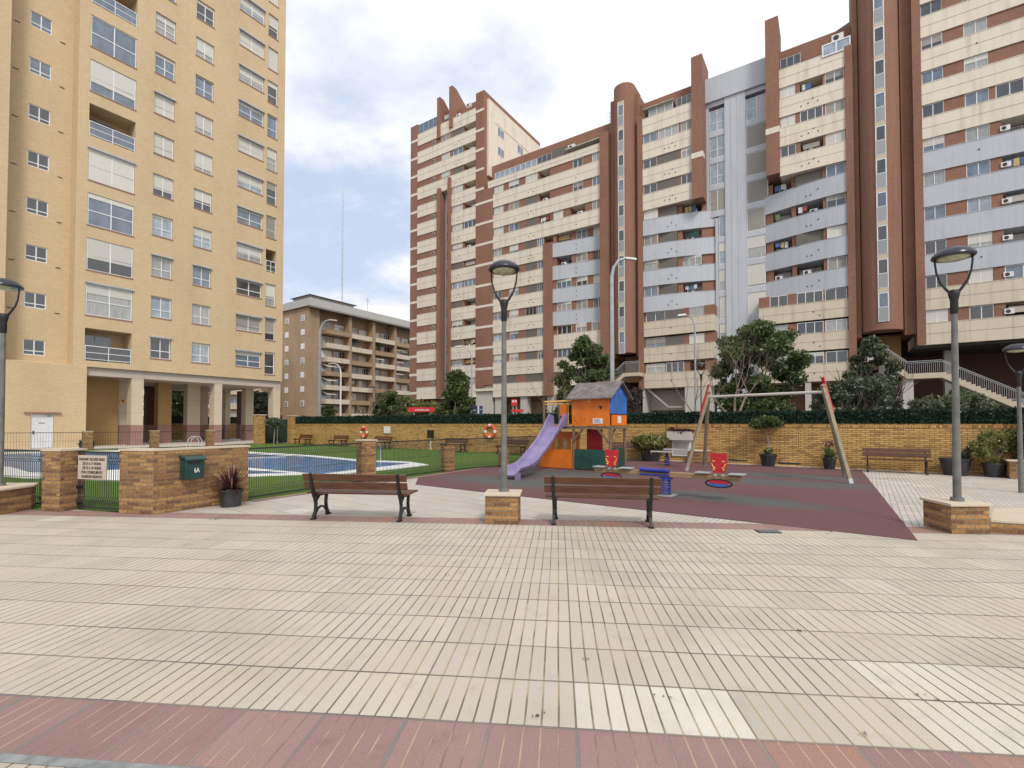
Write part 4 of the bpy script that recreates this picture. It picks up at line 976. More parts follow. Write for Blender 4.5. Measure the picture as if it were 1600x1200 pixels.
# ================================================================ plants
def leaves(name, mat, parent, clumps, n, size, seed=1, flat=0., shell=.55, stretch=1.5, droop=0.):
    """many small leaf faces spread through ellipsoid clumps (x,y,z,rx,ry,rz)"""
    rg = np.random.default_rng(seed); cl = np.array(clumps, float)
    wgt = (cl[:, 3] * cl[:, 4] * cl[:, 5]) ** .75; wgt /= wgt.sum()
    idx = rg.choice(len(cl), n, p=wgt); c = cl[idx]
    d = rg.normal(size=(n, 3)); d /= np.linalg.norm(d, axis=1)[:, None]
    r = shell + (1 - shell) * rg.random(n) ** .6; r *= rg.uniform(.8, 1.13, n)
    p = c[:, :3] + d * c[:, 3:6] * r[:, None]
    a = rg.normal(size=(n, 3)); a[:, 2] *= (1 - flat); a[:, 2] -= droop; a /= np.linalg.norm(a, axis=1)[:, None]
    b = np.cross(a, rg.normal(size=(n, 3))); b /= np.linalg.norm(b, axis=1)[:, None]
    s = size * rg.uniform(.55, 1.3, n)[:, None]
    v = np.stack([p - a * s * stretch * .5, p + b * s * .42, p + a * s * stretch * .5, p - b * s * .42], 1).reshape(-1, 3)
    me = bpy.data.meshes.new(name); me.vertices.add(4 * n); me.loops.add(4 * n); me.polygons.add(n)
    me.vertices.foreach_set('co', v.astype('f').ravel()); me.loops.foreach_set('vertex_index', np.arange(4 * n, dtype='i'))
    me.polygons.foreach_set('loop_start', np.arange(0, 4 * n, 4, dtype='i')); me.polygons.foreach_set('loop_total', np.full(n, 4, 'i'))
    me.update(calc_edges=True); me.materials.append(mat)
    o = bpy.data.objects.new(name, me); C.objects.link(o); o.parent = parent; return o
def branch(mb, rg, p, d, L, r, depth, seg=5, spread=.55, ends=None, up=.12):
    pts = [p]; rr = [r]
    q = Vector(p); dd = Vector(d).normalized()
    for i in range(3):
        dd = (dd + Vector((rg.uniform(-.22, .22), rg.uniform(-.22, .22), rg.uniform(-.08, .2) + up * .5))).normalized(); q = q + dd * L / 3
        pts.append(tuple(q)); rr.append(r * (1 - .14 * (i + 1)))
    mb.tube(pts, rr, seg, caps=False)
    if depth == 0:
        if ends is not None: ends.append(tuple(q))
        return
    for i in range(rg.choice([2, 3, 3])):
        a = rg.uniform(0, 6.28); s = Vector((math.cos(a), math.sin(a), rg.uniform(-.1, .5)))
        k = rg.choice([2, 3, 3])
        branch(mb, rg, pts[k], (dd + s * spread * rg.uniform(.7, 1.3)), L * rg.uniform(.62, .82), rr[k] * .66, depth - 1, max(3, seg - 1), spread, ends, up)
def ptn(px, D, side=0): return ((px - 800) / FPX * D, D)
def tree(name, label, px, D, ztop, w, n, size, mat, seed, trunk_h=.3, group=None, shape='round', bark='bark', lean=0):
    x, y = ptn(px, D); t = thing(name, label, 'tree', (x, y, 0), 0, group); rg = random.Random(seed)
    m = MB(); ends = []; h = ztop * trunk_h
    m.tube([(0, 0, -.1), (.05, 0, h * .5), (.0, .05, h)], [.16 + w * .012, .13 + w * .01, .12 + w * .008], 8, caps=False)
    for i in range(5):
        a = i * 1.256 + rg.random(); branch(m, rg, (0, .03, h * rg.uniform(.8, 1.)), (math.cos(a) * .6, math.sin(a) * .6, 1), (ztop - h) * .36, .09, 2, 5, .6, ends)
    m.build('trunk', M[bark], t, smooth=True)
    cl = []; H = ztop - h * .8
    for i in range(64):
        u = (i + rg.random()) / 64; zz = h * .8 + H * (.08 + .84 * u)
        if shape == 'cone': ww = w * .5 * (1.02 - u * .85)
        elif shape == 'egg': ww = w * .5 * math.sin(math.pi * min(.98, .22 + .74 * u)) ** .7
        else: ww = w * .5 * math.sin(math.pi * (.14 + .78 * u)) ** .55
        a = rg.uniform(0, 6.28); rr = ww * rg.uniform(.0, 1.) ** .5; s = rg.uniform(.07, .17) * w
        cl.append((math.cos(a) * rr + lean * u, math.sin(a) * rr, zz, s, s, s * rg.uniform(.6, .9)))
    leaves('crown', M[mat], t, cl, int(n * 2.0), size * .72, seed, shell=.1)
    return t
def bare(name, label, px, D, z, seed, r=.11, depth=4, L=1.6, group=None, forks=None, spread=.6, up=.1):
    x, y = ptn(px, D); t = thing(name, label, 'tree', (x, y, 0), 0, group); rg = random.Random(seed); m = MB(); h = z * .34
    m.tube([(0, 0, -.1), (.03, 0, h)], [r * 1.3, r], 7, caps=False); m.build('trunk', M['bark_p'], t, smooth=True)
    m = MB()
    for d in forks or [(.6, .1, 1), (-.6, .2, 1), (.1, -.4, 1.2)]: branch(m, rg, (0.03, 0, h * .95), d, L, r * .62, depth, 5, spread, None, up)
    m.build('branches', M['twig'], t); return t
tree('broadleaf_tree', 'large dense dark green tree in front of the grey bay block, behind the swing', 1186, 28, 7.9, 4.7, 15000, .20, 'leaf_a', 3, .28)
tree('broadleaf_tree', 'tall narrow dark green tree beside the long outdoor staircase', 1364, 25.5, 6.5, 2.5, 4300, .17, 'leaf_d', 11, .2, shape='egg')
tree('broadleaf_tree', 'low spreading dark green tree left of the outdoor staircase, behind the right swing leg', 1333, 24.4, 4.0, 3.6, 4300, .17, 'leaf_d', 12, .2)
tree('magnolia_tree', 'dark glossy tree behind the play house roof, below the brick wing', 912, 34, 8.0, 4.3, 11000, .23, 'leaf_a', 5, .22, shape='egg')
tree('magnolia_tree', 'small dark leafy tree in front of the striped tower base', 713, 46, 6.9, 4.6, 9000, .27, 'leaf_b', 6, .12, shape='cone')
tree('olive_tree', 'rounded dark green tree in front of the brown building', 607, 56, 5.6, 4.0, 6000, .3, 'leaf_a', 8, .15)
tree('shrub', 'yellow green bushy shrub between the rounded tree and the striped tower', 632, 60, 5.2, 3.2, 2600, .34, 'leaf_c', 9, .15)
tree('shrub', 'straw coloured flowering shrub below the striped tower, left of the cone shaped tree', 668, 52, 4.1, 4.6, 3600, .3, 'leaf_c', 10, .12)
tree('broadleaf_tree', 'bright green tree seen between the stilts under the tan tower', 279, 70, 8.5, 7.0, 4500, .42, 'leaf_b', 13, .2)
tree('broadleaf_tree', 'dark tree showing beside the last stilt of the tan tower', 410, 62, 5.8, 4.6, 3200, .36, 'leaf_d', 14, .15)
tree('palm_bush', 'small round topped street tree in front of the brown building gable', 513, 80, 4.8, 2.6, 1300, .3, 'leaf_b', 15, .5)
tree('shrub', 'thin green shrub seen under the tan tower by the far boundary wall', 240, 64, 7.0, 3.2, 1400, .36, 'leaf_b', 16, .15)
bare('bare_tree', 'leafless pale branched tree just behind the wall between the swing posts', 1148, 22.5, 5.6, 21, .11, 6, 1.45, None, [(-1., .1, .75), (.75, .1, 1), (.2, .3, 1.)])
bare('bare_tree', 'thin leafless tree left of the swing, in front of the cream wall', 1085, 26, 6.0, 22, .06, 5, 1.4)
bare('bare_tree', 'leafless tree in front of the brown building, right of the street lamps', 572, 52, 6.2, 23, .13, 5, 1.8)
bare('bare_tree', 'leafless bushy tree left of the glossy tree behind the slide', 862, 33, 6.4, 24, .08, 5, 1.5)
bare('bare_tree', 'small leafless shrub against the cream wall left of the spreading tree', 1294, 24.5, 3.9, 25, .04, 4, .8)
def creeper():
    x, y = ptn(986, 42); t = thing('creeper', 'tangle of dry brown creepers hanging under the short curved staircase', 'creeper', (x, y, 0))
    m = MB(); rg = random.Random(4)
    for i in range(26): branch(m, rg, (rg.uniform(-.7, .7), 0, rg.uniform(.0, 3.)), (rg.uniform(-.4, .4), -.1, 1), 1.1, .03, 2, 3, .9, None, 0)
    m.build('stems', M['vine'], t)
    leaves('foliage', M['vine'], t, [(rg.uniform(-.75, .75), 0, rg.uniform(.5, 4.6), .5, .25, .6) for i in range(16)], 3500, .13, 7, shell=.2, droop=.8, stretch=2.5)
creeper()
def oleander():
    x, y = ptn(1492, 18.2); t = thing('oleander_bush', 'wide spreading grey green bush leaning over the hedge behind the right lamp post', 'bush', (x, y, 0)); rg = random.Random(9); m = MB(); ends = []
    for i in range(16):
        a = rg.uniform(0, 6.28); branch(m, rg, (rg.uniform(-.2, .2), 0, 1.2), (math.cos(a) * 1.0, math.sin(a) * .3, .95), .62, .022, 3, 4, .7, ends, 0)
    m.build('stems', M['bark_p'], t)
    cl = [(e[0], e[1], e[2], .16, .16, .12) for e in ends if e[2] < 3.2]
    leaves('foliage', M['leaf_e'], t, cl, 6500, .085, 5, shell=.1, stretch=3)
    leaves('young_foliage', M['leaf_b'], t, [(.4, 0, 2.55, .4, .3, .3), (-.6, 0, 2.3, .35, .3, .22), (.1, 0, 2.75, .3, .2, .15)], 900, .09, 6, shell=.1, stretch=3)
oleander()

# ================================================================ boundary wall, hedge
def wl(t, off=0.): return (OWL[0] + .804 * t - .595 * off, OWL[1] - .595 * t - .804 * off)
def wt(px, y=700): return PLN(px, y, OWL, GA)[0]
def boundary():
    t = thing('boundary_wall', 'long yellow brick wall closing the playground and lawn, soldier course on top', 'wall', (*OWL, 0), GA)
    MB().box(-.3, 47, 0, .28, -.05, 1.47).build('wall', M['brick_wall'], t)
    m = MB(); m.box(-.3, 47, -.015, .29, 1.47, 1.59)
    M['soldier'] = brick('soldier_bricks', (.64, .385, .12), (.50, .26, .07), (.2, .115, .05), .07, .26, .01, .3, (.28, .13, .04), .2)
    m.build('coping_course', M['soldier'], t)
    h = thing('hedge_screen', 'dark green artificial hedge screen running along the top of the yellow brick wall', 'hedge', (*OWL, 0), GA)
    m = MB(); n = 60; rg = random.Random(3)
    L = 47
    for i in range(n):
        x0, x1 = -.2 + L * i / n, -.2 + L * (i + 1) / n; zt = 2.2 - .10 * i / n + rg.uniform(-.03, .02); m.box(x0, x1 - .01, .10, .16, 1.59, zt - .03)
    m.build('backing', M['hedge_b'], h)
    cl = []
    for i in range(330):
        x = -.1 + 46.8 * i / 330; zt = 2.18 - .10 * x / 47 + .03 * math.sin(x * 1.7) + rg.uniform(-.04, .03); cl += [(x, .10, zt - .09, .13, .06, .1), (x, .09, 1.85, .13, .05, .2), (x, .09, 1.68, .13, .05, .1)]
    leaves('foliage', M['hedge'], h, cl, 42000, .06, 2, shell=.3, stretch=2.2, droop=.5)
    p = thing('gate_pier', 'yellow brick pier at the far left end of the boundary wall beside the dark gate', 'pier', (*wl(-.55, 0), 0), GA)
    MB().box(-.3, .3, -.25, .3, 0, 2.2).build('shaft', M['brick_wall'], p); MB().box(-.36, .36, -.31, .36, 2.2, 2.27).build('cap', M['stone'], p)
    # under-tower boundary
    dy = 12.5; f = lambda px: PLN(px, 680, OA, AA, dy)[0]
    o = thing('boundary_wall', 'ochre brick wall with dark screen on top seen through the stilts of the tan tower', 'wall', (*OA, 0), AA)
    MB().box(f(185), f(404), dy, dy + .25, 0, 1.62).build('wall', M['brick_wall'], o)
    MB().box(f(185), f(404), dy + .05, dy + .12, 1.62, 2.35).build('screen', M['hedge_b'], o)
    q = GP(405, 694); p = thing('gate_pier', 'orange brick pier left of the dark metal gate by the tan tower', 'pier', (*q, 0), AA)
    MB().box(-.3, .3, -.3, .3, 0, 2.25).build('shaft', M['brick_wall'], p); MB().box(-.36, .36, -.36, .36, 2.25, 2.32).build('cap', M['stone'], p)
    a, b = GP(412, 693.5), wl(-.8); g = thing('metal_gate', 'dark grey sheet metal gate between two brick piers at the far end of the lawn', 'gate', (*a, 0), math.atan2(b[1] - a[1], b[0] - a[0])); L = math.hypot(b[0] - a[0], b[1] - a[1])
    MB().box(0, L * .49, 0, .05, .05, 1.95).build('gate_leaf', M['hedge_b'], g); MB().box(L * .51, L, 0, .05, .05, 1.95).build('gate_leaf', M['hedge_b'], g)
boundary()

# ================================================================ benches
def make_bench(L=1.8):
    """x along the seat, people would face +y; the back is at -y"""
    t = thing('park_bench', 'bench', 'bench')
    for x in (-L * .42, L * .42):
        m = MB()
        back = [(-.02, .0), (.0, .05), (.045, .14), (.055, .25), (.02, .36), (-.02, .42), (-.07, .55), (-.115, .68), (-.14, .78)]
        m.ribbon(back, [.075, .06, .045, .045, .055, .06, .045, .04, .03], x - .022, x + .022)
        m.ribbon([(.46, 0), (.44, .05), (.40, .14), (.385, .24), (.40, .34), (.43, .41)], [.08, .06, .045, .042, .045, .05], x - .022, x + .022)
        m.ribbon([(-.02, .40), (.1, .395), (.25, .385), (.40, .395), (.47, .405)], .045, x - .022, x + .022)
        m.ribbon([(.05, .10), (.12, .16), (.22, .185), (.32, .16), (.40, .10)], .03, x - .018, x + .018)
        m.ribbon([(.04, .27), (.10, .33), (.16, .375)], .025, x - .018, x + .018)
        m.box(x - .035, x + .035, -.07, .03, 0, .022); m.box(x - .035, x + .035, .42, .52, 0, .022)
        m.build('iron_frame', M['iron'], t)
    for i, y in enumerate((.06, .20, .34)):
        m = MB(); m.obox((0, y + .01, .437), (L / 2, 0, 0), (0, .058, .0), (0, 0, .016)); m.build('seat_slat', M['bench'], t, bevel=.006)
    m = MB(); m.obox((0, .455, .437), (L / 2, 0, 0), (0, .04, .0), (0, 0, .016)); m.build('seat_slat', M['bench'], t, bevel=.006)
    for (y, z) in ((-.058, .575), (-.105, .715)):
        m = MB(); m.obox((0, y, z), (L / 2, 0, 0), (0, .016 * .95, .016 * .3), (0, -.06 * .3, .06 * .95)); m.build('back_slat', M['bench'], t, bevel=.006)
    return t
def mid(*p): return (sum(q[0] for q in p) / len(p), sum(q[1] for q in p) / len(p))
B0 = make_bench(1.78)
q = mid((-3.34, 8.1), (-1.82, 7.91)); B0.location = (*q, 0); B0.rotation_euler.z = R(-7)
tag(B0, 'slatted wood bench with black iron legs, left of the central lamp plinth, seen from behind', 'bench', 'slatted benches around the plaza')
q = mid((.67, 7.68), (2.13, 7.4)); dup(B0, (*q, 0), R(-9.5), 'slatted wood bench with black iron legs, right of the central lamp plinth, seen from behind')
for px, lab in ((487, 'brown bench against the far wall, leftmost beside the dark gate'), (542, 'brown bench against the far wall, just left of the first orange lifebuoy'), (608, 'brown bench against the far wall under the small white notice'),
                (722, 'brown bench against the far wall between black box and second lifebuoy'), (812, 'brown bench against the wall half hidden behind the purple slide'), (990, 'brown bench against the wall between play house and grassy pot')):
    D = wl(wt(px), .55 if px != 990 else .5); dup(B0, (*D, 0), GA + math.pi, lab)
dup(B0, (*wl((wt(1347, 730) + wt(1453, 735)) / 2, .48), 0), GA + math.pi, 'brown bench against the brick wall right of the swing')
r_ = B0

# ================================================================ lamps on plinths
def make_lamp(hp=3.0):
    t = thing('plaza_lamp', 'x', 'lamp')
    MB().tube([(0, 0, 0), (0, 0, .05)], .085, 14).tube([(0, 0, .05), (0, 0, hp)], [.053, .038], 14, caps=False).build('pole', M['pole'], t, smooth=True)
    z = hp - .05
    MB().lathe([(.045, z), (.05, z + .02), (.05, z + .2), (.065, z + .27), (.075, z + .31), (.05, z + .36)], seg=14).build('collar', M['iron'], t, smooth=True)
    for s in (-1, 1):
        pts = [(s * .03, 0, z + .30), (s * .09, 0, z + .38), (s * .16, 0, z + .50), (s * .20, 0, z + .64), (s * .215, 0, z + .78), (s * .215, 0, z + .86)]
        MB().tube(pts, [.024, .02, .016, .014, .013, .013], 8).build('fork_arm', M['iron'], t, smooth=True)
    MB().lathe([(.205, z + .84), (.25, z + .845), (.265, z + .865), (.255, z + .90), (.20, z + .955), (.12, z + .995), (.0, z + 1.01)], seg=28).build('lamp_shade', M['lamp'], t, smooth=True)
    MB().lathe([(0.0, z + .80), (.1, z + .805), (.17, z + .82), (.20, z + .85)], seg=24).build('diffuser', M['lampglass'], t, smooth=True)
    return t
def plinth(label, poly, h=.45, name='lamp_plinth', over=.03):
    c = mid(*poly); t = thing(name, label, 'plinth', (*c, 0)); P = [(a - c[0], b - c[1]) for a, b in poly]
    MB().prism(P, 0, h).build('brick_body', M['brick_near'], t)
    Q = [(a + math.copysign(over, a), b + math.copysign(over, b)) for a, b in P]
    MB().prism(Q, h, h + .04).build('stone_cap', M['stone'], t, bevel=.006); return c
def rect(o, w, d, an): # o = front left corner
    ux, uy = math.cos(an), math.sin(an); return [o, (o[0] + ux * w, o[1] + uy * w), (o[0] + ux * w - uy * d, o[1] + uy * w + ux * d), (o[0] - uy * d, o[1] + ux * d)]
LG = 'dome headed plaza lamps on brick plinths'
c = plinth('small square brick plinth with pale stone cap between the two slatted benches', rect((-.43, 7.7), .53, .5, TA), .445)
L0 = make_lamp(ZAT(787, 474, 7.95) - .485 - .25); L0.location = ((787.5 - 800) / 750 * 7.95, 7.95, .485); L0.rotation_euler.z = R(-4)
tag(L0, 'central dome headed lamp post standing on the plinth between the two benches', 'lamp post', LG)
a, b = GP(1487, 834.5), GP(1547, 834.5); e = GP(1443, 821)
plinth('brick lamp plinth with pale stone cap right of the rubber playground corner', [a, b, (b[0] - a[0] + e[0] + .04, b[1] - a[1] + e[1]), e], .40)
l = dup(L0, (.924 * 7.25, 7.25, .44), R(-30), 'right dome headed lamp post in front of the outdoor staircase'); l.rotation_euler.x = R(1.)
a = (-10.0, 8.35); plinth('low brick lamp plinth with stone cap at the left edge of the plaza', [(-10.0, 8.4), (-8.98, 8.32), (-8.96, 8.98), (-9.2, 9.3), (-10.0, 9.3)], .42)
dup(L0, (-9.42, 8.85, .46), R(20), 'left dome headed lamp post beside the pool fence')
D = 11.2; x = (1593 - 800) / 750 * D
l4 = dup(L0, (x, D, -.35), R(-35), 'lamp post cut by the right edge, in front of the far end of the staircase')
for ch in l4.children: pass
# low planter at right edge
pl = [GP(1548, 832), GP(1640, 838), (11.6, 8.4), GP(1552, 812)]
plinth('low brick kerb planter at the right edge beside the lamp plinth', pl, .15, 'low_planter', 0)
pa_, pb_ = wl(wt(1573, 744) - .0, 1.0), wl(wt(1573, 744) + 3, 1.0)
plinth('raised brick planter against the wall at the far right', [wl(wt(1566, 742), .9), wl(wt(1566, 742) + 3, .9), wl(wt(1566, 742) + 3, .02), wl(wt(1566, 742), .02)], .5, 'brick_planter')

# ================================================================ pool fence, gate
def mesh_fence(name, label, p0, p1, h=1.06, zb=.06, cat='fence', mat='wire', vb=True, step=.052, grp=None):
    L = math.hypot(p1[0] - p0[0], p1[1] - p0[1]); t = thing(name, label, cat, (*p0, 0), math.atan2(p1[1] - p0[1], p1[0] - p0[0]), grp)
    m = MB(); r = .0052; n = int(L / step)
    zs = [(zb, 0), (zb + .08, 0), (zb + .13, -.035), (zb + .18, 0), (h - .20, 0), (h - .15, -.035), (h - .10, 0), (h, 0)] if vb else [(zb, 0), (h, 0)]
    for i in range(n + 1):
        x = L * i / n
        for (za, ya), (zb_, yb) in zip(zs, zs[1:]): m.add([(x - r, ya - r, za), (x + r, ya - r, za), (x, ya + r, za), (x - r, yb - r, zb_), (x + r, yb - r, zb_), (x, yb + r, zb_)], [(0, 1, 4, 3), (1, 2, 5, 4), (2, 0, 3, 5)])
    for z, y in zs:
        m.box(0, L, y - .004, y + .004, z - .004, z + .004)
    m.box(0, L, -.004, .004, (h + zb) / 2 - .004, (h + zb) / 2 + .004)
    m.build('wire_mesh', M[mat], t)
    MB().box(0, L, -.015, .015, h, h + .03).build('top_rail', M[mat], t); MB().box(0, L, -.015, .015, zb - .03, zb).build('bottom_rail', M[mat], t)
    return t
def pillar(label, c, w, h, an, cap=True):
    t = thing('brick_pillar', label, 'pillar', (*c, 0), an, 'brick pillars of the pool fence')
    MB().box(-w / 2, w / 2, -w / 2, w / 2, 0, h).build('shaft', M['brick_near'], t)
    if cap: MB().box(-w / 2 - .02, w / 2 + .02, -w / 2 - .02, w / 2 + .02, h, h + .035).build('cap', M['stone'], t)
UA = math.atan2(.869, .494)
pts1 = (-8.36, 8.98)
pillar('near brick pillar left of the gate with the notice', pts1, .42, 1.10, R(-12))
ww = [(-7.03, 8.62), (-6.31, 8.47), (-5.49, 10.02), (-5.72, 10.14), (-6.42, 8.80), (-6.95, 8.92)]
c = mid(*ww); t = thing('angled_wall', 'thick angled brick wall with stone cap carrying the green letter box', 'wall', (*c, 0)); P = [(x - c[0], y - c[1]) for x, y in ww]
MB().prism(P, 0, 1.115).build('brick_body', M['brick_near'], t); MB().prism([(x * 1.03, y * 1.02) for x, y in P], 1.115, 1.15).build('stone_cap', M['stone'], t)
mesh_fence('wire_fence', 'short dark wire fence panel left of the near brick pillar', (-9.15, 9.35), (-8.62, 9.06))
mesh_fence('wire_fence', 'dark wire fence panel behind the left lamp, running out of the picture', (-13.5, 10.6), (-9.2, 9.38))
g = mesh_fence('wire_gate', 'dark wire mesh gate between near pillar and angled wall', (-8.12, 9.02), (-7.03, 8.74), 1.06, .06, 'gate')
h = MB(); h.tube([(.02, -.03, .86), (.02, .05, .86)], .035, 8); h.tube([(.02, -.03, .42), (.02, .05, .42)], .035, 8); h.tube([(.02, -.03, .12), (.02, .05, .12)], .03, 8); h.build('hinge', M['iron'], g)
def text(body, size, mat, parent, loc, name='lettering', align='CENTER', bold=.0, sx=1., ext=.002, sp=1.):
    cu = bpy.data.curves.new('txt', 'FONT'); cu.body = body; cu.size = size; cu.align_x = align; cu.extrude = ext; cu.offset = bold; cu.space_line = sp
    o = bpy.data.objects.new('txt', cu); C.objects.link(o); bpy.context.view_layer.update()
    me = bpy.data.meshes.new_from_object(o.evaluated_get(bpy.context.evaluated_depsgraph_get())); bpy.data.objects.remove(o)
    for v in me.vertices: v.co = Vector((v.co.x * sx, -v.co.z, v.co.y))
    me.materials.clear(); me.materials.append(mat); q = bpy.data.objects.new(name, me); C.objects.link(q); q.parent = parent; q.location = loc; return q
# notice on the gate
ang = math.atan2(8.74 - 9.02, 1.09); s0 = thing('gate_notice', 'stone coloured notice board wired to the gate with five lines of Spanish text', 'sign', (-7.67, 8.86, 0), ang)
MB().box(-.345, .345, -.06, -.045, .60, 1.06 - .02).build('board', M['sign'], s0)
E = ['HORARIO DE DESCANSO', 'DE 15 A 17 HORAS', 'DE 22 A 10 HORAS', 'POR CONSIGUIENTE', 'GUARDEN SILENCIO']
for i, l_ in enumerate(E): text(l_, .068, M['ink'], s0, (0, -.062, .945 - i * .079), 'lettering', bold=.0012, sx=.80)
s0.location.z = -.02
# letter box
d = Vector((-5.49 + 6.31, 10.02 - 8.47)).normalized(); an = math.atan2(d.y, d.x)
b = thing('letter_box', 'dark green letter box marked 6A hung on the angled brick wall', 'letter box', (-6.31 + d.x * .42, 8.47 + d.y * .42, 0), an)
m = MB(); m.prof([(-.01, .57), (-.19, .58), (-.22, .93), (-.01, .95)], 0, .33); m.build('bin_body', M['mail'], b, bevel=.01)
m = MB(); m.prof([(-.01, .96), (-.01, 1.02), (-.20, .995), (-.265, .945), (-.255, .92), (-.19, .95)], -.02, .35); m.build('lid', M['mail'], b, bevel=.006)
m = MB(); m.box(.05, .28, -.235, -.21, .87, .89); m.build('slot', M['iron'], b)
text('6A', .12, M['paper'], b, (.19, -.222, .70), bold=.001, sx=.7).rotation_euler = (R(-7), 0, 0)
A_ = (-5.60, 10.08); Bp = GP(781, 726.5)
P1, P2, P3 = GP(572, 753), GP(699.5, 736.5), GP(787, 729)
FG = 'dark wire fence panels between lawn and playground'
mesh_fence('wire_fence', 'dark wire fence from the angled brick wall to the first square pillar', A_, P1, grp=FG)
mesh_fence('wire_fence', 'dark wire fence between the tall pillar behind the left bench and the next shorter pillar', P1, P2, grp=FG)
mesh_fence('wire_fence', 'dark wire fence between the two short brick pillars near the slide', P2, P3, grp=FG)
E4 = (P3[0] + .494 * 6.0, P3[1] + .869 * 6.0)
mesh_fence('wire_fence', 'dark wire fence behind the slide running to the long brick wall', P3, E4, grp=FG)
pillar('tall square brick pillar of the lawn fence behind the left bench', P1, .37, 1.13, UA, True)
pillar('short brick pillar of the lawn fence right of the left bench', P2, .34, .84, UA, False)
pillar('shortest brick pillar of the lawn fence hidden by the central lamp pole', P3, .30, .60, UA, False)
# far fence by the tower
q0 = (-32.5, 24.0); far = [GP(136, 703), GP(241, 700.5), GP(328, 697.5), GP(404, 693.5)]
names = ['left of the stilts', 'in front of the second stilt', 'in front of the chrome pool ladder', 'near the orange gate pier']
prev = q0
for i, p in enumerate(far):
    mesh_fence('wire_fence', 'thin wire fence beyond the pool, panel ' + ['below the white service door', 'below the shaded lobby wall', 'below the middle stilts', 'nearest the dark gate'][i], prev, p, 1.06, .06, 'fence', 'wire', False, .12, 'wire fence panels beyond the pool'); prev = p
    if i < 3: pillar('pale brick pillar beyond the pool ' + names[i], p, .42, 1.12, AA)
# pool ladders
def ladder(label, px, py, s=1., an=0.):
    x, y = GP(px, py); t = thing('pool_ladder', label, 'ladder', (x, y, 0), an)
    for dx in (-.25, .25):
        MB().tube([(dx, .35, .02), (dx, .35, .6 * s), (dx, .25, .85 * s), (dx, .0, .92 * s), (dx, -.2, .75 * s), (dx, -.3, .3), (dx, -.3, .04)], .024, 7).build('handrail', M['chrome'], t, smooth=True)
ladder('polished steel pool ladder behind the tall fence pillar', 578, 722, 1., GA)
ladder('polished steel pool ladder beyond the angled wall', 303, 703, .9, GA)

# ================================================================ pots
def pot(label, x, y, r, h, name='potted_plant', cat='potted plant', seg=20, taper=.72):
    t = thing(name, label, cat, (x, y, 0))
    MB().lathe([(r * taper, 0), (r * .98, h - .05), (r * 1.05, h - .045), (r * 1.05, h), (r * .93, h), (r * .9, h - .06), (0, h - .06)], seg=seg).build('pot', M['pot'], t, smooth=True)
    MB().lathe([(r * .9, h - .075), (r * .9, h - .05), (0, h - .04)], seg=seg).build('soil', M['soil'], t); return t
def blades(par, z, n, L, w, mat, seed, spread=1., droop=.5, name='leaves'):
    rg = random.Random(seed); m = MB()
    for i in range(n):
        a = rg.uniform(0, 6.28); e = rg.uniform(.15, 1.25) * spread; l = L * rg.uniform(.6, 1.1); k = 5; pts = []
        for j in range(k + 1):
            u = j / k; rr = l * u * math.sin(e) ; zz = l * u * math.cos(e) - droop * l * u * u * math.sin(e) * .8; pts.append((rr * math.cos(a) + .02 * math.cos(a), rr * math.sin(a), z + zz))
        sx, sy = -math.sin(a), math.cos(a); vs = []
        for j, p in enumerate(pts):
            ww = w * (.6 + .5 * math.sin(math.pi * min(1, j / k + .15))) * (1 if j < k else .05) / 2
            vs += [(p[0] - sx * ww, p[1] - sy * ww, p[2]), (p[0] + sx * ww, p[1] + sy * ww, p[2])]
        m.add(vs, [(2 * j, 2 * j + 1, 2 * j + 3, 2 * j + 2) for j in range(k)])
    m.build(name, M[mat], par)
x, y = GP(352, 793)
t = pot('black pot with spiky maroon cordyline in front of the angled brick wall', x, y + .18, .205, .33, taper=.86); blades(t, .3, 120, .58, .024, 'cordy', 3, 1.15, .3)
w = lambda px, off, yy=715: wl(wt(px, yy), off)
x, y = w(1024, .6); t = pot('big black pot overflowing with bright green grassy plant beside the bench', x, y, .46, .62); leaves('leaves', M['leaf_c'], t, [(0, 0, .82, .75, .75, .28), (0, 0, .7, .6, .6, .2)], 2600, .14, 4, shell=.4, stretch=2.4); blades(t, .6, 150, .7, .03, 'leaf_c', 8, 1.1, .9, 'blades')
x, y = w(1203, .45, 725); t = pot('black pot with a small umbrella shaped tree between the swing chains', x, y, .30, .45)
m = MB(); rg = random.Random(2); m.tube([(0, 0, .35), (.03, 0, .8), (-.03, 0, 1.2)], [.035, .03, .025], 6); e_ = []
for i in range(6): branch(m, rg, (-.03, 0, 1.15), (math.cos(i), math.sin(i), 1.0), .28, .012, 2, 4, .9, e_)
m.build('stem', M['bark_p'], t); leaves('crown', M['leaf_b'], t, [(-.05, 0, 1.72, .5, .5, .18), (.2, 0, 1.6, .4, .4, .16), (-.35, 0, 1.55, .35, .35, .15)], 1500, .085, 6, shell=.2); leaves('low_leaves', M['leaf_a'], t, [(0, 0, .58, .18, .18, .12)], 120, .08, 7)
x, y = w(1297, .5, 728); t = pot('black pot with red flowering bromeliad beside the right swing leg', x, y, .22, .42); blades(t, .38, 60, .62, .05, 'leaf_a', 12, 1., .6); leaves('flowers', M['cordy'], t, [(0, 0, .88, .2, .2, .1)], 60, .06, 3)
x, y = w(1489, .5, 742); t = pot('empty wide black pot behind the right lamp post', x, y, .39, .52); leaves('sprig', M['leaf_d'], t, [(.55, 0, .85, .15, .12, .12), (.42, 0, .72, .2, .1, .12), (.3, 0, .58, .2, .1, .1)], 220, .07, 5)
x, y = w(1547, .5, 743); t = pot('black pot with sprawling bright green shrub by the right brick planter', x, y, .27, .42)
m = MB(); rg = random.Random(5)
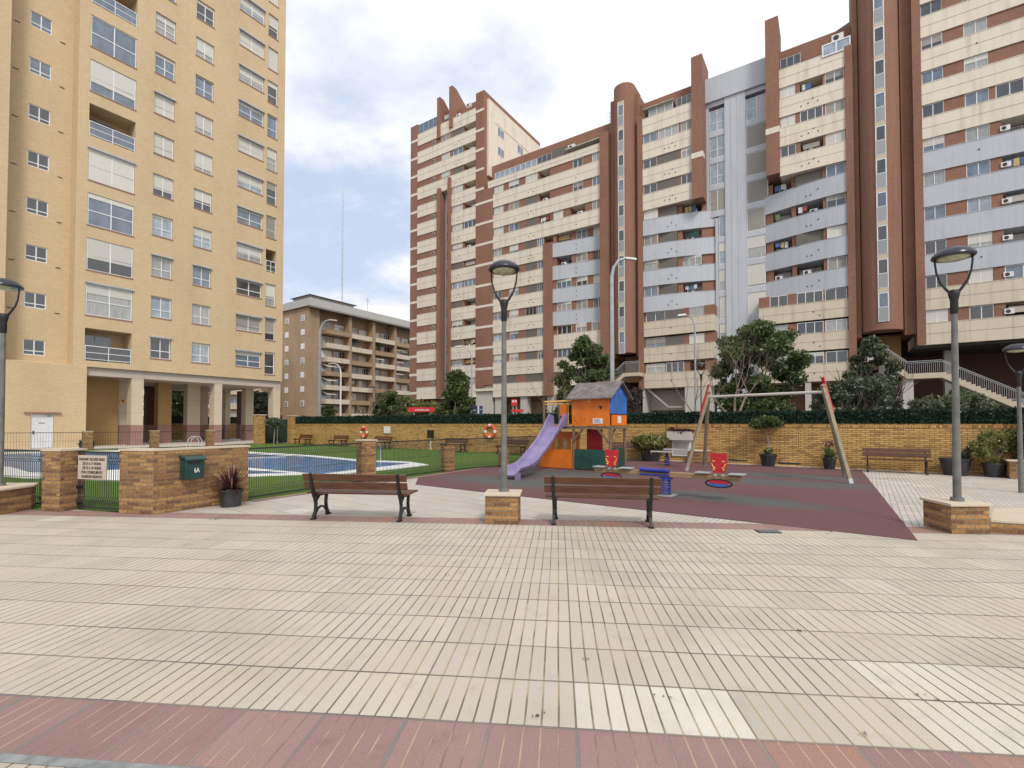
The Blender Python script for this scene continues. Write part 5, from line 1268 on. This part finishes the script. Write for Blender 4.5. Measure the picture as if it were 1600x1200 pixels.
for i in range(9): a = rg.uniform(0, 6.28); branch(m, rg, (0, 0, .35), (math.cos(a) * .8, math.sin(a) * .4, 1), .45, .01, 2, 4, .8, None)
m.build('stems', M['bark_p'], t); leaves('foliage', M['leaf_c'], t, [(-.35, 0, .8, .28, .25, .3), (-.1, 0, 1.15, .35, .25, .25), (.3, 0, 1.2, .4, .25, .2), (.6, 0, 1.3, .25, .2, .15), (.45, 0, .9, .35, .2, .2), (.7, 0, .55, .12, .1, .3), (-.05, -.1, .45, .12, .1, .2), (-.6, 0, 1.0, .15, .1, .1)], 2700, .06, 8, shell=.1, stretch=2.)
x, y = wl(wt(1590, 744) + .25, .45); t = thing('climbing_shrub', 'dark leafy shrub growing in the raised brick planter at the right edge', 'shrub', (x, y, 0))
leaves('foliage', M['leaf_d'], t, [(0, 0, 1.0, .35, .3, .5), (.1, 0, 1.6, .3, .3, .5), (0.2, 0, 2.1, .25, .2, .2)], 2300, .09, 4, shell=.2); MB().tube([(0, 0, .5), (.1, 0, 1.9)], .03, 5).build('stem', M['bark_p'], t)
x, y = GP(124, 703); t = pot('small dark pot with low plant beyond the pool beside the tan tower', x, y + .5, .42, .4); leaves('leaves', M['leaf_d'], t, [(0, 0, .5, .35, .35, .15)], 300, .1, 4)
x, y = ptn(428, 37); t = thing('young_tree', 'small weeping young tree in front of the dark metal gate', 'tree', (x, y, 0)); MB().tube([(0, 0, 0), (.08, 0, 1.3), (-.1, 0, 1.6)], .04, 5).build('trunk', M['bark_p'], t); leaves('crown', M['leaf_d'], t, [(-.1, 0, 1.75, .7, .5, .35), (.3, 0, 1.5, .5, .4, .3)], 900, .12, 5)

# ================================================================ things on the wall
def ring(label, px, py):
    x, z = PLN(px, py, OWL, GA); p = wl(x, .07); t = thing('lifebuoy', label, 'lifebuoy', (*p, z), GA, 'lifebuoys on the long brick wall'); R0, r0 = .33, .085
    def seg(a0, a1, n=8, rr=r0):
        m = MB(); pts = [(R0 * math.cos(a0 + (a1 - a0) * i / n), 0, R0 * math.sin(a0 + (a1 - a0) * i / n)) for i in range(n + 1)]; return m.tube(pts, rr, 8)
    m = MB()
    for i in range(4): a = i * math.pi / 2 + .2; s = seg(a, a + math.pi / 2 - .4); m.add(s.v, s.f)
    m.build('ring', M['buoy'], t, smooth=True); m = MB()
    for i in range(4): a = i * math.pi / 2 - .2; s = seg(a, a + .4, 3, r0 + .004); m.add(s.v, s.f)
    m.build('white_band', M['paper'], t, smooth=True)
ring('orange lifebuoy with white bands on the wall left of the white notice', 570, 675); ring('orange lifebuoy with white bands on the wall beside the central lamp pole', 767, 674)
def onwall(name, label, cat, px0, px1, py0, py1, mat, dep=.04, off=0.):
    x0, z1 = PLN(px0, py0, OWL, GA); x1, z0 = PLN(px1, py1, OWL, GA); x0b = x0
    t = thing(name, label, cat, (*wl(x0, 0), 0), GA); MB().box(0, x1 - x0, -dep, 0 - .003, z0, z1).build('board' if dep < .1 else 'body', M[mat], t); return t, x1 - x0, z0, z1
onwall('wall_notice', 'small white notice on the far wall above a bench', 'sign', 600.5, 610, 666, 677, 'paper')
t, L, a, b = onwall('meter_box', 'small black box on the far wall with a white leg below', 'box', 671, 678, 672, 684, 'iron', .2); MB().box(L * .3, L * .6, -.1, -.05, 0, a).build('post', M['paper'], t)
t, L, a, b = onwall('vent_grille', 'white louvred ventilation grille low on the brick wall left of the swing', 'vent', 1050, 1080, 688, 713, 'white', .06)
MB().box(.08, L - .08, -.075, -.062, a + .08, b - .08).build('louvre', M['louvre_w'], t)
t, L, a, b = onwall('wall_planter', 'concrete trough of dried red plants fixed above the white grille', 'planter', 1045, 1083, 674, 688, 'conc', .3); leaves('plants', M['cordy'], t, [(L * .2, -.15, b + .05, .3, .12, .12), (L * .55, -.2, b - .02, .35, .12, .16), (L * .85, -.15, b + .03, .25, .1, .1)], 420, .08, 4)
plinth('squat brick block with stone cap behind the right red bear seat', [wl(wt(1083, 715), .8), wl(wt(1111, 716), .8), wl(wt(1111, 716), .05), wl(wt(1083, 715), .05)], .48, 'brick_block')

# ================================================================ swing
def swing():
    TR = (8.84, 13.6); TL = (6.64, 16.2); t = thing('swing_set', 'timber two seat swing frame with grey metal crossbar on the rubber playground', 'swing frame', ((TR[0] + TL[0]) / 2, (TR[1] + TL[1]) / 2, 0)); o = Vector(t.location)
    V = lambda x, y, z: Vector((x, y, z)) - o
    zb = 2.5
    for (T, feet, ex) in ((TR, ((9.0, 12.8), (10.05, 14.5)), 1), (TL, ((5.9, 16.3), (7.15, 17.9)), -1)):
        for f in feet:
            b = V(*f, 0); top = V(T[0] , T[1], zb + .12); d = (top - b).normalized(); m = MB(); m.bar(b + d * .1, top + d * .1, .10, .10, (0, 1, 0)); m.build('leg', M['timber'], t, bevel=.01)
            m = MB(); m.bar(b, b + d * .13, .108, .104, (0, 1, 0)); m.build('foot_bracket', M['galv'], t)
        b = V(*feet[0], 0); top = V(T[0], T[1], zb + .12); d = (top - b).normalized(); sd = Vector((.07 * ex, .02, 0))
        m = MB(); m.bar(top - d * .75 + sd, top + d * .32 + sd, .03, .12, (0, 1, 0)); m.build('red_board', M['red'], t)
    a, b = V(*TL, zb), V(*TR, zb); m = MB(); m.tube([a, b], .045, 10); m.build('crossbar', M['conc'], t)
    u = (b - a); side = 0
    for i, (s0, s1) in enumerate((((1139 - 1107) / 178, (1165 - 1107) / 178), ((1217 - 1107) / 178, (1247 - 1107) / 178))):
        # positions along the bar from the ray slope
        def onbar(frac):
            px = 1107 + frac * 178.5; r = (px - 800) / 750; k = (TL[0] - r * TL[1]) / (r * (TR[1] - TL[1]) - (TR[0] - TL[0])); return k
        k0, k1 = onbar(s0), onbar(s1); A0, A1 = a + u * k0, a + u * k1; w = thing('swing', ['left', 'right'][i] + ' black flat swing seat hanging on two thin chains', 'swing seat', o + (A0 + A1) / 2 - Vector((0, 0, zb - .42)), math.atan2(u.y, u.x)); hl = (A1 - A0).length / 2
        MB().box(-hl - .02, hl + .02, -.1, .1, -.02, .02).build('seat', M['rubber_w'], w, bevel=.01)
        for sx in (-1, 1):
            m = MB(); n = 40
            for j in range(n): z = .02 + (zb - .46) * j / n; m.box(sx * hl - .005, sx * hl + .005, -.002, .002, z, z + .058) if j % 2 else m.box(sx * hl - .002, sx * hl + .002, -.005, .005, z, z + .058)
            m.build('chain', M['iron'], w)
swing()

# ================================================================ spring see-saw
def bear(par, x, y, z, s=1.):
    """red bear shaped board with yellow arms, facing -y"""
    w, h = .17 * s, .42 * s
    out = [(-.10, 0), (.10, 0), (.125, .04), (.15, .12), (.165, .22), (.155, .30), (.165, .35), (.165, .40), (.13, .42), (.10, .405), (.05, .40), (-.05, .40), (-.10, .405), (-.13, .42), (-.165, .40), (-.165, .35), (-.155, .30), (-.165, .22), (-.15, .12), (-.125, .04)]
    m = MB(); n = len(out); vs = [(x + a * s, y - .02, z + b * s) for a, b in out] + [(x + a * s, y + .02, z + b * s) for a, b in out]
    m.add(vs, [tuple(range(n)), tuple(range(n, 2 * n))[::-1]] + [(i, n + i, n + (i + 1) % n, (i + 1) % n) for i in range(n)]); b_ = m.build('bear_board', M['red'], par)
    m = MB()
    for sx in (-1, 1):
        m.tube([(x + sx * .135 * s, y - .024, z + .20 * s), (x + sx * .115 * s, y - .024, z + .13 * s), (x + sx * .06 * s, y - .024, z + .09 * s)], .012 * s, 6)
        m.tube([(x + sx * .125 * s, y - .024, z + .24 * s), (x + sx * .07 * s, y - .024, z + .235 * s)], .013 * s, 6); m.tube([(x + sx * .11 * s, y - .024, z + .09 * s), (x + sx * .09 * s, y - .024, z + .05 * s)], .016 * s, 6)
    m.build('painted_arms', M['yellow'], b_); return b_
def spring(par, c, z0, z1, r=.11, turns=6, mat='bluep', th=.017):
    m = MB(); n = turns * 14; m.tube([(c[0] + r * math.cos(i * 2 * math.pi / 14), c[1] + r * math.sin(i * 2 * math.pi / 14), z0 + (z1 - z0) * i / n) for i in range(n + 1)], th, 6); return m.build('spring', M[mat], par, smooth=True)
def seesaw():
    cx, cy = GP(1040, 774); t = thing('spring_seesaw', 'see-saw beam on a blue spring with two red bear boards', 'see-saw', (cx, cy, 0), GA)
    MB().box(-.2, .2, -.2, .2, 0, .02).build('ground_plate', M['galv'], t)
    spring(t, (0, 0), .03, .36); MB().box(-.13, .13, -.1, .1, .36, .40).build('mount', M['bluep'], t)
    MB().box(-1.72, 1.56, -.07, .07, .42, .53).build('beam', M['beamw'], t, bevel=.01)
    m = MB(); m.tube([(-.55, -.10, .56), (.12, -.10, .55)], .045, 10); m.build('blue_tube', M['bluep'], t, smooth=True); MB().tube([(-.55, -.10, .45), (.12, -.10, .45)], .02, 8).build('lower_tube', M['bluep'], t)
    for x in (-1.25, 1.15):
        bear(t, x, -.10, .58, 1.0)
        m = MB(); m.tube([(x - .07, -.11, .53), (x - .07, -.03, .53)], .03, 8); m.tube([(x + .07, -.11, .53), (x + .07, -.03, .53)], .03, 8); m.build('bolts', M['galv'], t)
        # oval foot loop
        m = MB(); m.tube([(x + .26 * math.cos(a), -.12 - .0, .36 + .075 * math.sin(a)) for a in [2 * math.pi * i / 20 for i in range(21)]], .018, 7); lp = m.build('foot_loop', M['iron'], t, smooth=True)
        m = MB(); m.box(x - .19, x + .19, -.135, -.105, .36, .425); m.build('red_half', M['red'], lp); m = MB(); m.box(x - .19, x + .19, -.135, -.105, .295, .357); m.build('blue_half', M['blue'], lp)
        for sx in (-1, 1):
            MB().prism([(x + sx * .33 - .15, -.15), (x + sx * .33 + .15, -.15), (x + sx * .33 + .15, .15), (x + sx * .33 - .15, .15)], .545, .575).build('seat', M['galv'], t, bevel=.008)
seesaw()
def rider():
    x, y = GP(1042, 728); t = thing('spring_rider', 'small blue sprung table toy with pale boards behind the see-saw', 'spring toy', (x, y, 0), GA); spring(t, (0, 0), .02, .38, .1, 5)
    MB().box(-.55, .3, -.25, -.02, .52, .56).build('board', M['conc'], t); MB().box(-.15, .55, .05, .3, .60, .64).build('upper_board', M['conc'], t); MB().tube([(0, 0, .38), (0, 0, .6)], .05, 8).build('mount', M['bluep'], t)
rider()

# ================================================================ play house with slide
def playhouse():
    t = thing('play_house', 'orange and blue wooden climbing house with felt roof and purple slide on the rubber surface', 'play house', (2.15, 16.8, 0), GA)
    L, W_ = 1.386, 1.2
    for i, (x, y, z1) in enumerate(((0, 0, 2.5), (L, 0, 1.5), (0, W_, 2.5), (L, W_, 1.5), (-1.28, .1, 2.45), (-1.28, W_, 2.45))):
        m = MB(); m.tube([(x, y, 0), (x, y, z1)], .05, 10); m.build('post', M['timber_d'], t)
    # upper room: front board, side boards, rear
    m = MB(); m.box(-.02, L + .02, -.07, -.045, 1.53, 2.56); f = m.build('front_board', M['orange'], t)
    m = MB(); m.box(L * .42, L * .51, -.082, -.07, 2.33, 2.45); s = m.build('sticker', M['yellow'], f)
    m = MB(); m.box(L * .57, L * .83, -.082, -.07, 1.60, 1.78); s = m.build('notice', M['paper'], f); m = MB()
    for i in range(4): m.box(L * .6, L * (.78 - .03 * (i % 2)), -.086, -.082, 1.635 + i * .035, 1.645 + i * .035)
    m.build('print', M['ink'], s)
    m = MB(); rg = random.Random(8)
    for i in range(13):
        x, z = (rg.uniform(.03, .7), rg.uniform(1.62, 1.95)) if i < 10 else (L * .75 + .05 * i / 13, 2.12 + rg.uniform(-.03, .03)); r = rg.uniform(.012, .024) * (1.8 if i >= 10 else 1); m.tube([(x, -.073, z), (x, -.069, z)], r, 7)
    m.box(L * .72, L * .82, -.073, -.069, 2.15, 2.2); o = m.build('paint_scuffs', M['ink'], f); o['kind'] = 'stuff'
    m = MB(); m.box(L + .045, L + .07, 0.0, W_, 1.55, 1.90); s = m.build('side_board', M['orange'], t); m = MB(); m.box(L + .07, L + .08, .45, .72, 1.62, 1.86); m.build('notice', M['paper'], s)
    m = MB(); g_ = [(-.06, 1.93), (W_ + .06, 1.93), (W_ + .06, 2.55), (W_ / 2, 3.0), (-.06, 2.55)]; m.prof(g_, L + .03, L + .055); m.build('gable_board', M['blue'], t)
    m = MB(); m.prof(g_, -.055, -.03); m.build('gable_board', M['red'], t)
    m = MB(); m.box(-.02, L + .02, W_ + .045, W_ + .07, 1.53, 2.56); m.build('rear_board', M['orange'], t)
    for s in (-1, 1):
        y0, y1 = (W_ / 2, -.28) if s < 0 else (W_ / 2, W_ + .28); m = MB(); m.prof([(y0, 3.06), (y1, 2.47), (y1, 2.43), (y0, 3.02)], -.17, L + .2); m.build('roof_panel', M['shingle'], t)
    m = MB(); m.box(-.06, L + .06, -.05, W_ + .05, 1.42, 1.50); m.box(-1.33, -.06, -.02, W_ + .05, 1.42, 1.50); m.build('deck', M['timber_d'], t)
    # brace
    m = MB(); m.bar((L, -.06, .95), (L - .42, -.06, 1.42), .06, .06); m.bar((L, -.06, 1.0), (L, .4, 1.42), .06, .06); m.bar((0, -.06, .95), (.4, -.06, 1.42), .06, .06); m.build('brace', M['timber_d'], t)
    # lower boards
    m = MB(); m.box(.06, L - .06, -.03, 0, .05, .72); m.build('lower_board', M['green'], t)
    m = MB(); m.box(L + .0, L + .03, .1, W_ - .1, .05, .78); m.build('lower_board', M['green'], t)
    m = MB(); m.box(.15, L * .55, .7, .73, .05, 1.4); m.build('climbing_board', M['cordy'] if False else M['red'], t)
    m = MB(); m.box(-1.34, -.03, -.06, -.03, .03, .69); m.build('low_panel', M['orange'], t)
    m = MB()
    for x in (-1.2, -.85, -.5, -.15): m.box(x - .07, x + .07, .55, .58, .05, 1.28)
    m.box(-1.28, -.05, .545, .585, 1.05, 1.3); m.build('bar_panel', M['orange'], t)
    m = MB(); m.box(-1.3, -1.27, .1, W_, .05, .65); m.build('low_panel', M['orange'], t)
    m = MB(); m.box(-1.26, -.95, W_ - .03, W_, 1.9, 2.36); m.build('side_panel', M['orange'], t)
    m = MB(); m.tube([(-1.28, .1, 2.4), (0, .0, 2.4)], .03, 8); m.tube([(-1.28, .1, 2.3), (0, .0, 2.3)], .02, 8); m.tube([(-.22, .02, 1.6), (-.22, .02, 2.38)], .02, 8); m.build('guard_rail', M['yellow'], t)
    for s_ in (-1, 1):
        pass
    # slide, local: top near (-.62,.0,1.5) to bottom
    inv = lambda x, y: ((x - 2.15) * .804 - (y - 16.8) * .595, (x - 2.15) * .595 + (y - 16.8) * .804)
    a = Vector(inv(1.72, 17.05)); b = Vector(inv(-.08, 13.75)); d = (b - a); Lh = d.length; d.normalize(); sd = Vector((-d.y, d.x))
    prof_ = [(0, 1.50, .40), (.35, 1.49, .46), (.62, 1.40, .33), (.95, 1.20, .22), (1.4, .93, .17), (1.9, .67, .16), (2.4, .42, .16), (2.75, .29, .16), (3.05, .24, .15), (Lh - .12, .22, .14), (Lh, .15, .13)]
    m = MB(); hw = .26; vs = []
    for s_, z, hh in prof_:
        c = a + d * s_
        for off, dz in ((-hw - .045, hh - .03), (-hw - .03, hh), (-hw, hh - .01), (-hw + .03, .05), (-hw + .07, .0), (0, -.012), (hw - .07, .0), (hw - .03, .05), (hw, hh - .01), (hw + .03, hh), (hw + .045, hh - .03), (hw + .01, .0), (hw - .05, -.04), (-hw + .05, -.04), (-hw - .01, .0)):
            p = c + sd * off; vs.append((p.x, p.y, z + dz))
    k = 15; fs = []
    for i in range(len(prof_) - 1):
        for j in range(k): fs.append((i * k + j, i * k + (j + 1) % k, (i + 1) * k + (j + 1) % k, (i + 1) * k + j))
    fs += [tuple(range(k))[::-1], tuple((len(prof_) - 1) * k + j for j in range(k))]; m.add(vs, fs); sl_ = m.build('slide', M['slide'], t, smooth=True)
    m = MB(); e = a + d * (Lh - .08)
    for s_ in (-1, 1): p = e + sd * s_ * hw * .9; m.bar((p.x, p.y, 0), (p.x, p.y, .2), .3, .04) if False else m.obox((p.x, p.y, .10), (d.x * .12, d.y * .12, 0), (sd.x * .03, sd.y * .03, 0), (0, 0, .10))
    m.build('slide_foot', M['slide'], sl_)
playhouse()

# ================================================================ street lamps, signs
def street_lamp(label, px, D, ytop, arm, mat='galv', r=.09):
    x, y = ptn(px, D); h = ZAT(px, ytop, D); t = thing('street_lamp', label, 'street lamp', (x, y, 0), 0, 'tall grey street lamps beyond the wall'); s = math.copysign(1, arm); A = abs(arm)
    pts = [(0, 0, 0), (0, 0, h - A * .9), (s * A * .1, 0, h - A * .45), (s * A * .35, 0, h - A * .1), (s * A * .7, 0, h)]
    MB().tube(pts, [r * 1.3, r, r * .8, r * .7, r * .6], 8).build('pole', M[mat], t, smooth=True)
    MB().obox((s * A * .95, 0, h - .03), (A * .28, 0, -s * A * .03), (0, .14, 0), (0, 0, .07)).build('lamp_head', M['paper'], t, bevel=.03)
street_lamp('tall curved street lamp beside the round stair shaft behind the play house', 957, 30, 404, 1.25, 'galv', .12)
street_lamp('tall curved street lamp in front of the brown building gable', 499, 70, 500, 2.0, 'galv', .2)
street_lamp('slim street lamp with left pointing head in front of the brown building balconies', 532, 75, 568, -1.6, 'paper', .12)
street_lamp('slim street lamp with left pointing arm in front of the striped tower', 737, 50, 541, -1.4, 'galv', .07)
street_lamp('pale blue grey street lamp left of the big dark tree, half hidden by bare branches', 1087, 34, 492, -1.0, 'galv', .06)
def small_lamp(label, px, D, ytop):
    x, y = ptn(px, D); h = ZAT(px, ytop, D); l = dup(L0, (x, y, h - (1.0 + (ZAT(787, 474, 7.95) - .735 - .05) )), R(0), label)
small_lamp('distant dome headed lamp post behind the bare tree left of the swing', 1096, 26, 566)
small_lamp('distant dome headed lamp post left of the white notice on the far wall', 581, 42, 603)
def board(name, label, cat, px0, px1, py0, py1, D, mat, extra=None):
    x0, x1 = (px0 - 800) / 750 * D, (px1 - 800) / 750 * D; z1, z0 = ZAT(px0, py0, D), ZAT(px0, py1, D); t = thing(name, label, cat, ((x0 + x1) / 2, D, 0)); w = (x1 - x0) / 2
    b = MB().box(-w, w, 0, .12, z0, z1).build('panel', M[mat], t); MB().box(-w * .6, -w * .6 + .1, .13, .22, 0, z1).box(w * .6, w * .6 + .1, .13, .22, 0, z1).build('post', M['galv'], t); return t, w, z0, z1, b
t, w, z0, z1, b = board('shop_sign', 'long red shop sign low behind the far wall, left of the cone shaped tree', 'sign', 637, 680, 636.5, 643.5, 50, 'signred')
m = MB(); rg = random.Random(3)
for i in range(9): x = -w * .45 + i * w * .115; m.box(x, x + .09, -.02, -.003, z0 + .12, z0 + .26 + rg.uniform(-.04, .05))
m.build('pale_marks', M['paper'], b)
t, w, z0, z1, b = board('parking_sign', 'navy blue panel with white marks between the cone shaped tree and a concrete pillar', 'sign', 737, 754, 634, 648, 48, 'signblue'); MB().box(.05, .2, -.02, -.003, z0 + .1, z1 - .02).box(-w * .8, -.1, -.02, -.003, z0 + .42, z0 + .47).box(.3, w * .9, -.02, -.003, z0 + .5, z0 + .55).build('white_marks', M['paper'], b)
t, w, z0, z1, b = board('shop_sign', 'small square red sign with two white marks right of the central lamp pole', 'sign', 799, 808, 624, 634, 46, 'signred'); MB().box(-w * .7, -w * .1, -.02, -.003, z0 + .35, z1 - .1).box(w * .15, w * .75, -.02, -.003, z0 + .35, z1 - .1).build('white_marks', M['paper'], b)
board('red_awning', 'low red strip under the small square red sign', 'awning', 799, 818, 639.5, 643.5, 45, 'signred')
# drain grates and litter
for px, py, lab in ((1200, 831, 'square dark drain grate in the paving near the rubber corner'),):
    x, y = GP(px, py); t = thing('drain_grate', lab, 'drain', (x, y, .004), TA); MB().box(-.16, .16, -.09, .09, -.003, .004).build('frame', M['iron'], t); m = MB()
    for i in range(7): m.box(-.13 + i * .04, -.115 + i * .04, -.07, .07, .004, .008)
    m.build('grating', M['galv'], t)
def litter():
    m = MB(); rg = random.Random(17)
    for px, py in ((335, 812), (340, 812.5), (330, 813), (120, 807), (1135, 871), (1362, 1153), (1036, 1092), (1240, 985), (570, 902), (1200, 758), (1215, 757), (1198, 785), (1300, 832), (1290, 835), (620, 810), (1450, 1090), (915, 1030), (700, 900), (1130, 858), (1511, 748), (1575, 755), (945, 792), (1420, 842), (840, 1120)):
        x, y = GP(px, py)
        for k in range(3): a = rg.uniform(0, 6.28); s = rg.uniform(.006, .02); dx, dy = rg.uniform(-.05, .05), rg.uniform(-.03, .03); m.add([(x + dx + s * math.cos(a), y + dy + s * math.sin(a), .008), (x + dx - s * .5 * math.sin(a), y + dy + s * .5 * math.cos(a), .016), (x + dx - s * math.cos(a), y + dy - s * math.sin(a), .009), (x + dx + s * .5 * math.sin(a), y + dy - s * .5 * math.cos(a), .007)], [(0, 1, 2, 3)])
    o = m.build('leaf_litter', M['vine']); o['kind'] = 'stuff'; tag(o, 'scattered dry leaf crumbs on the paving', 'leaf litter')
litter()
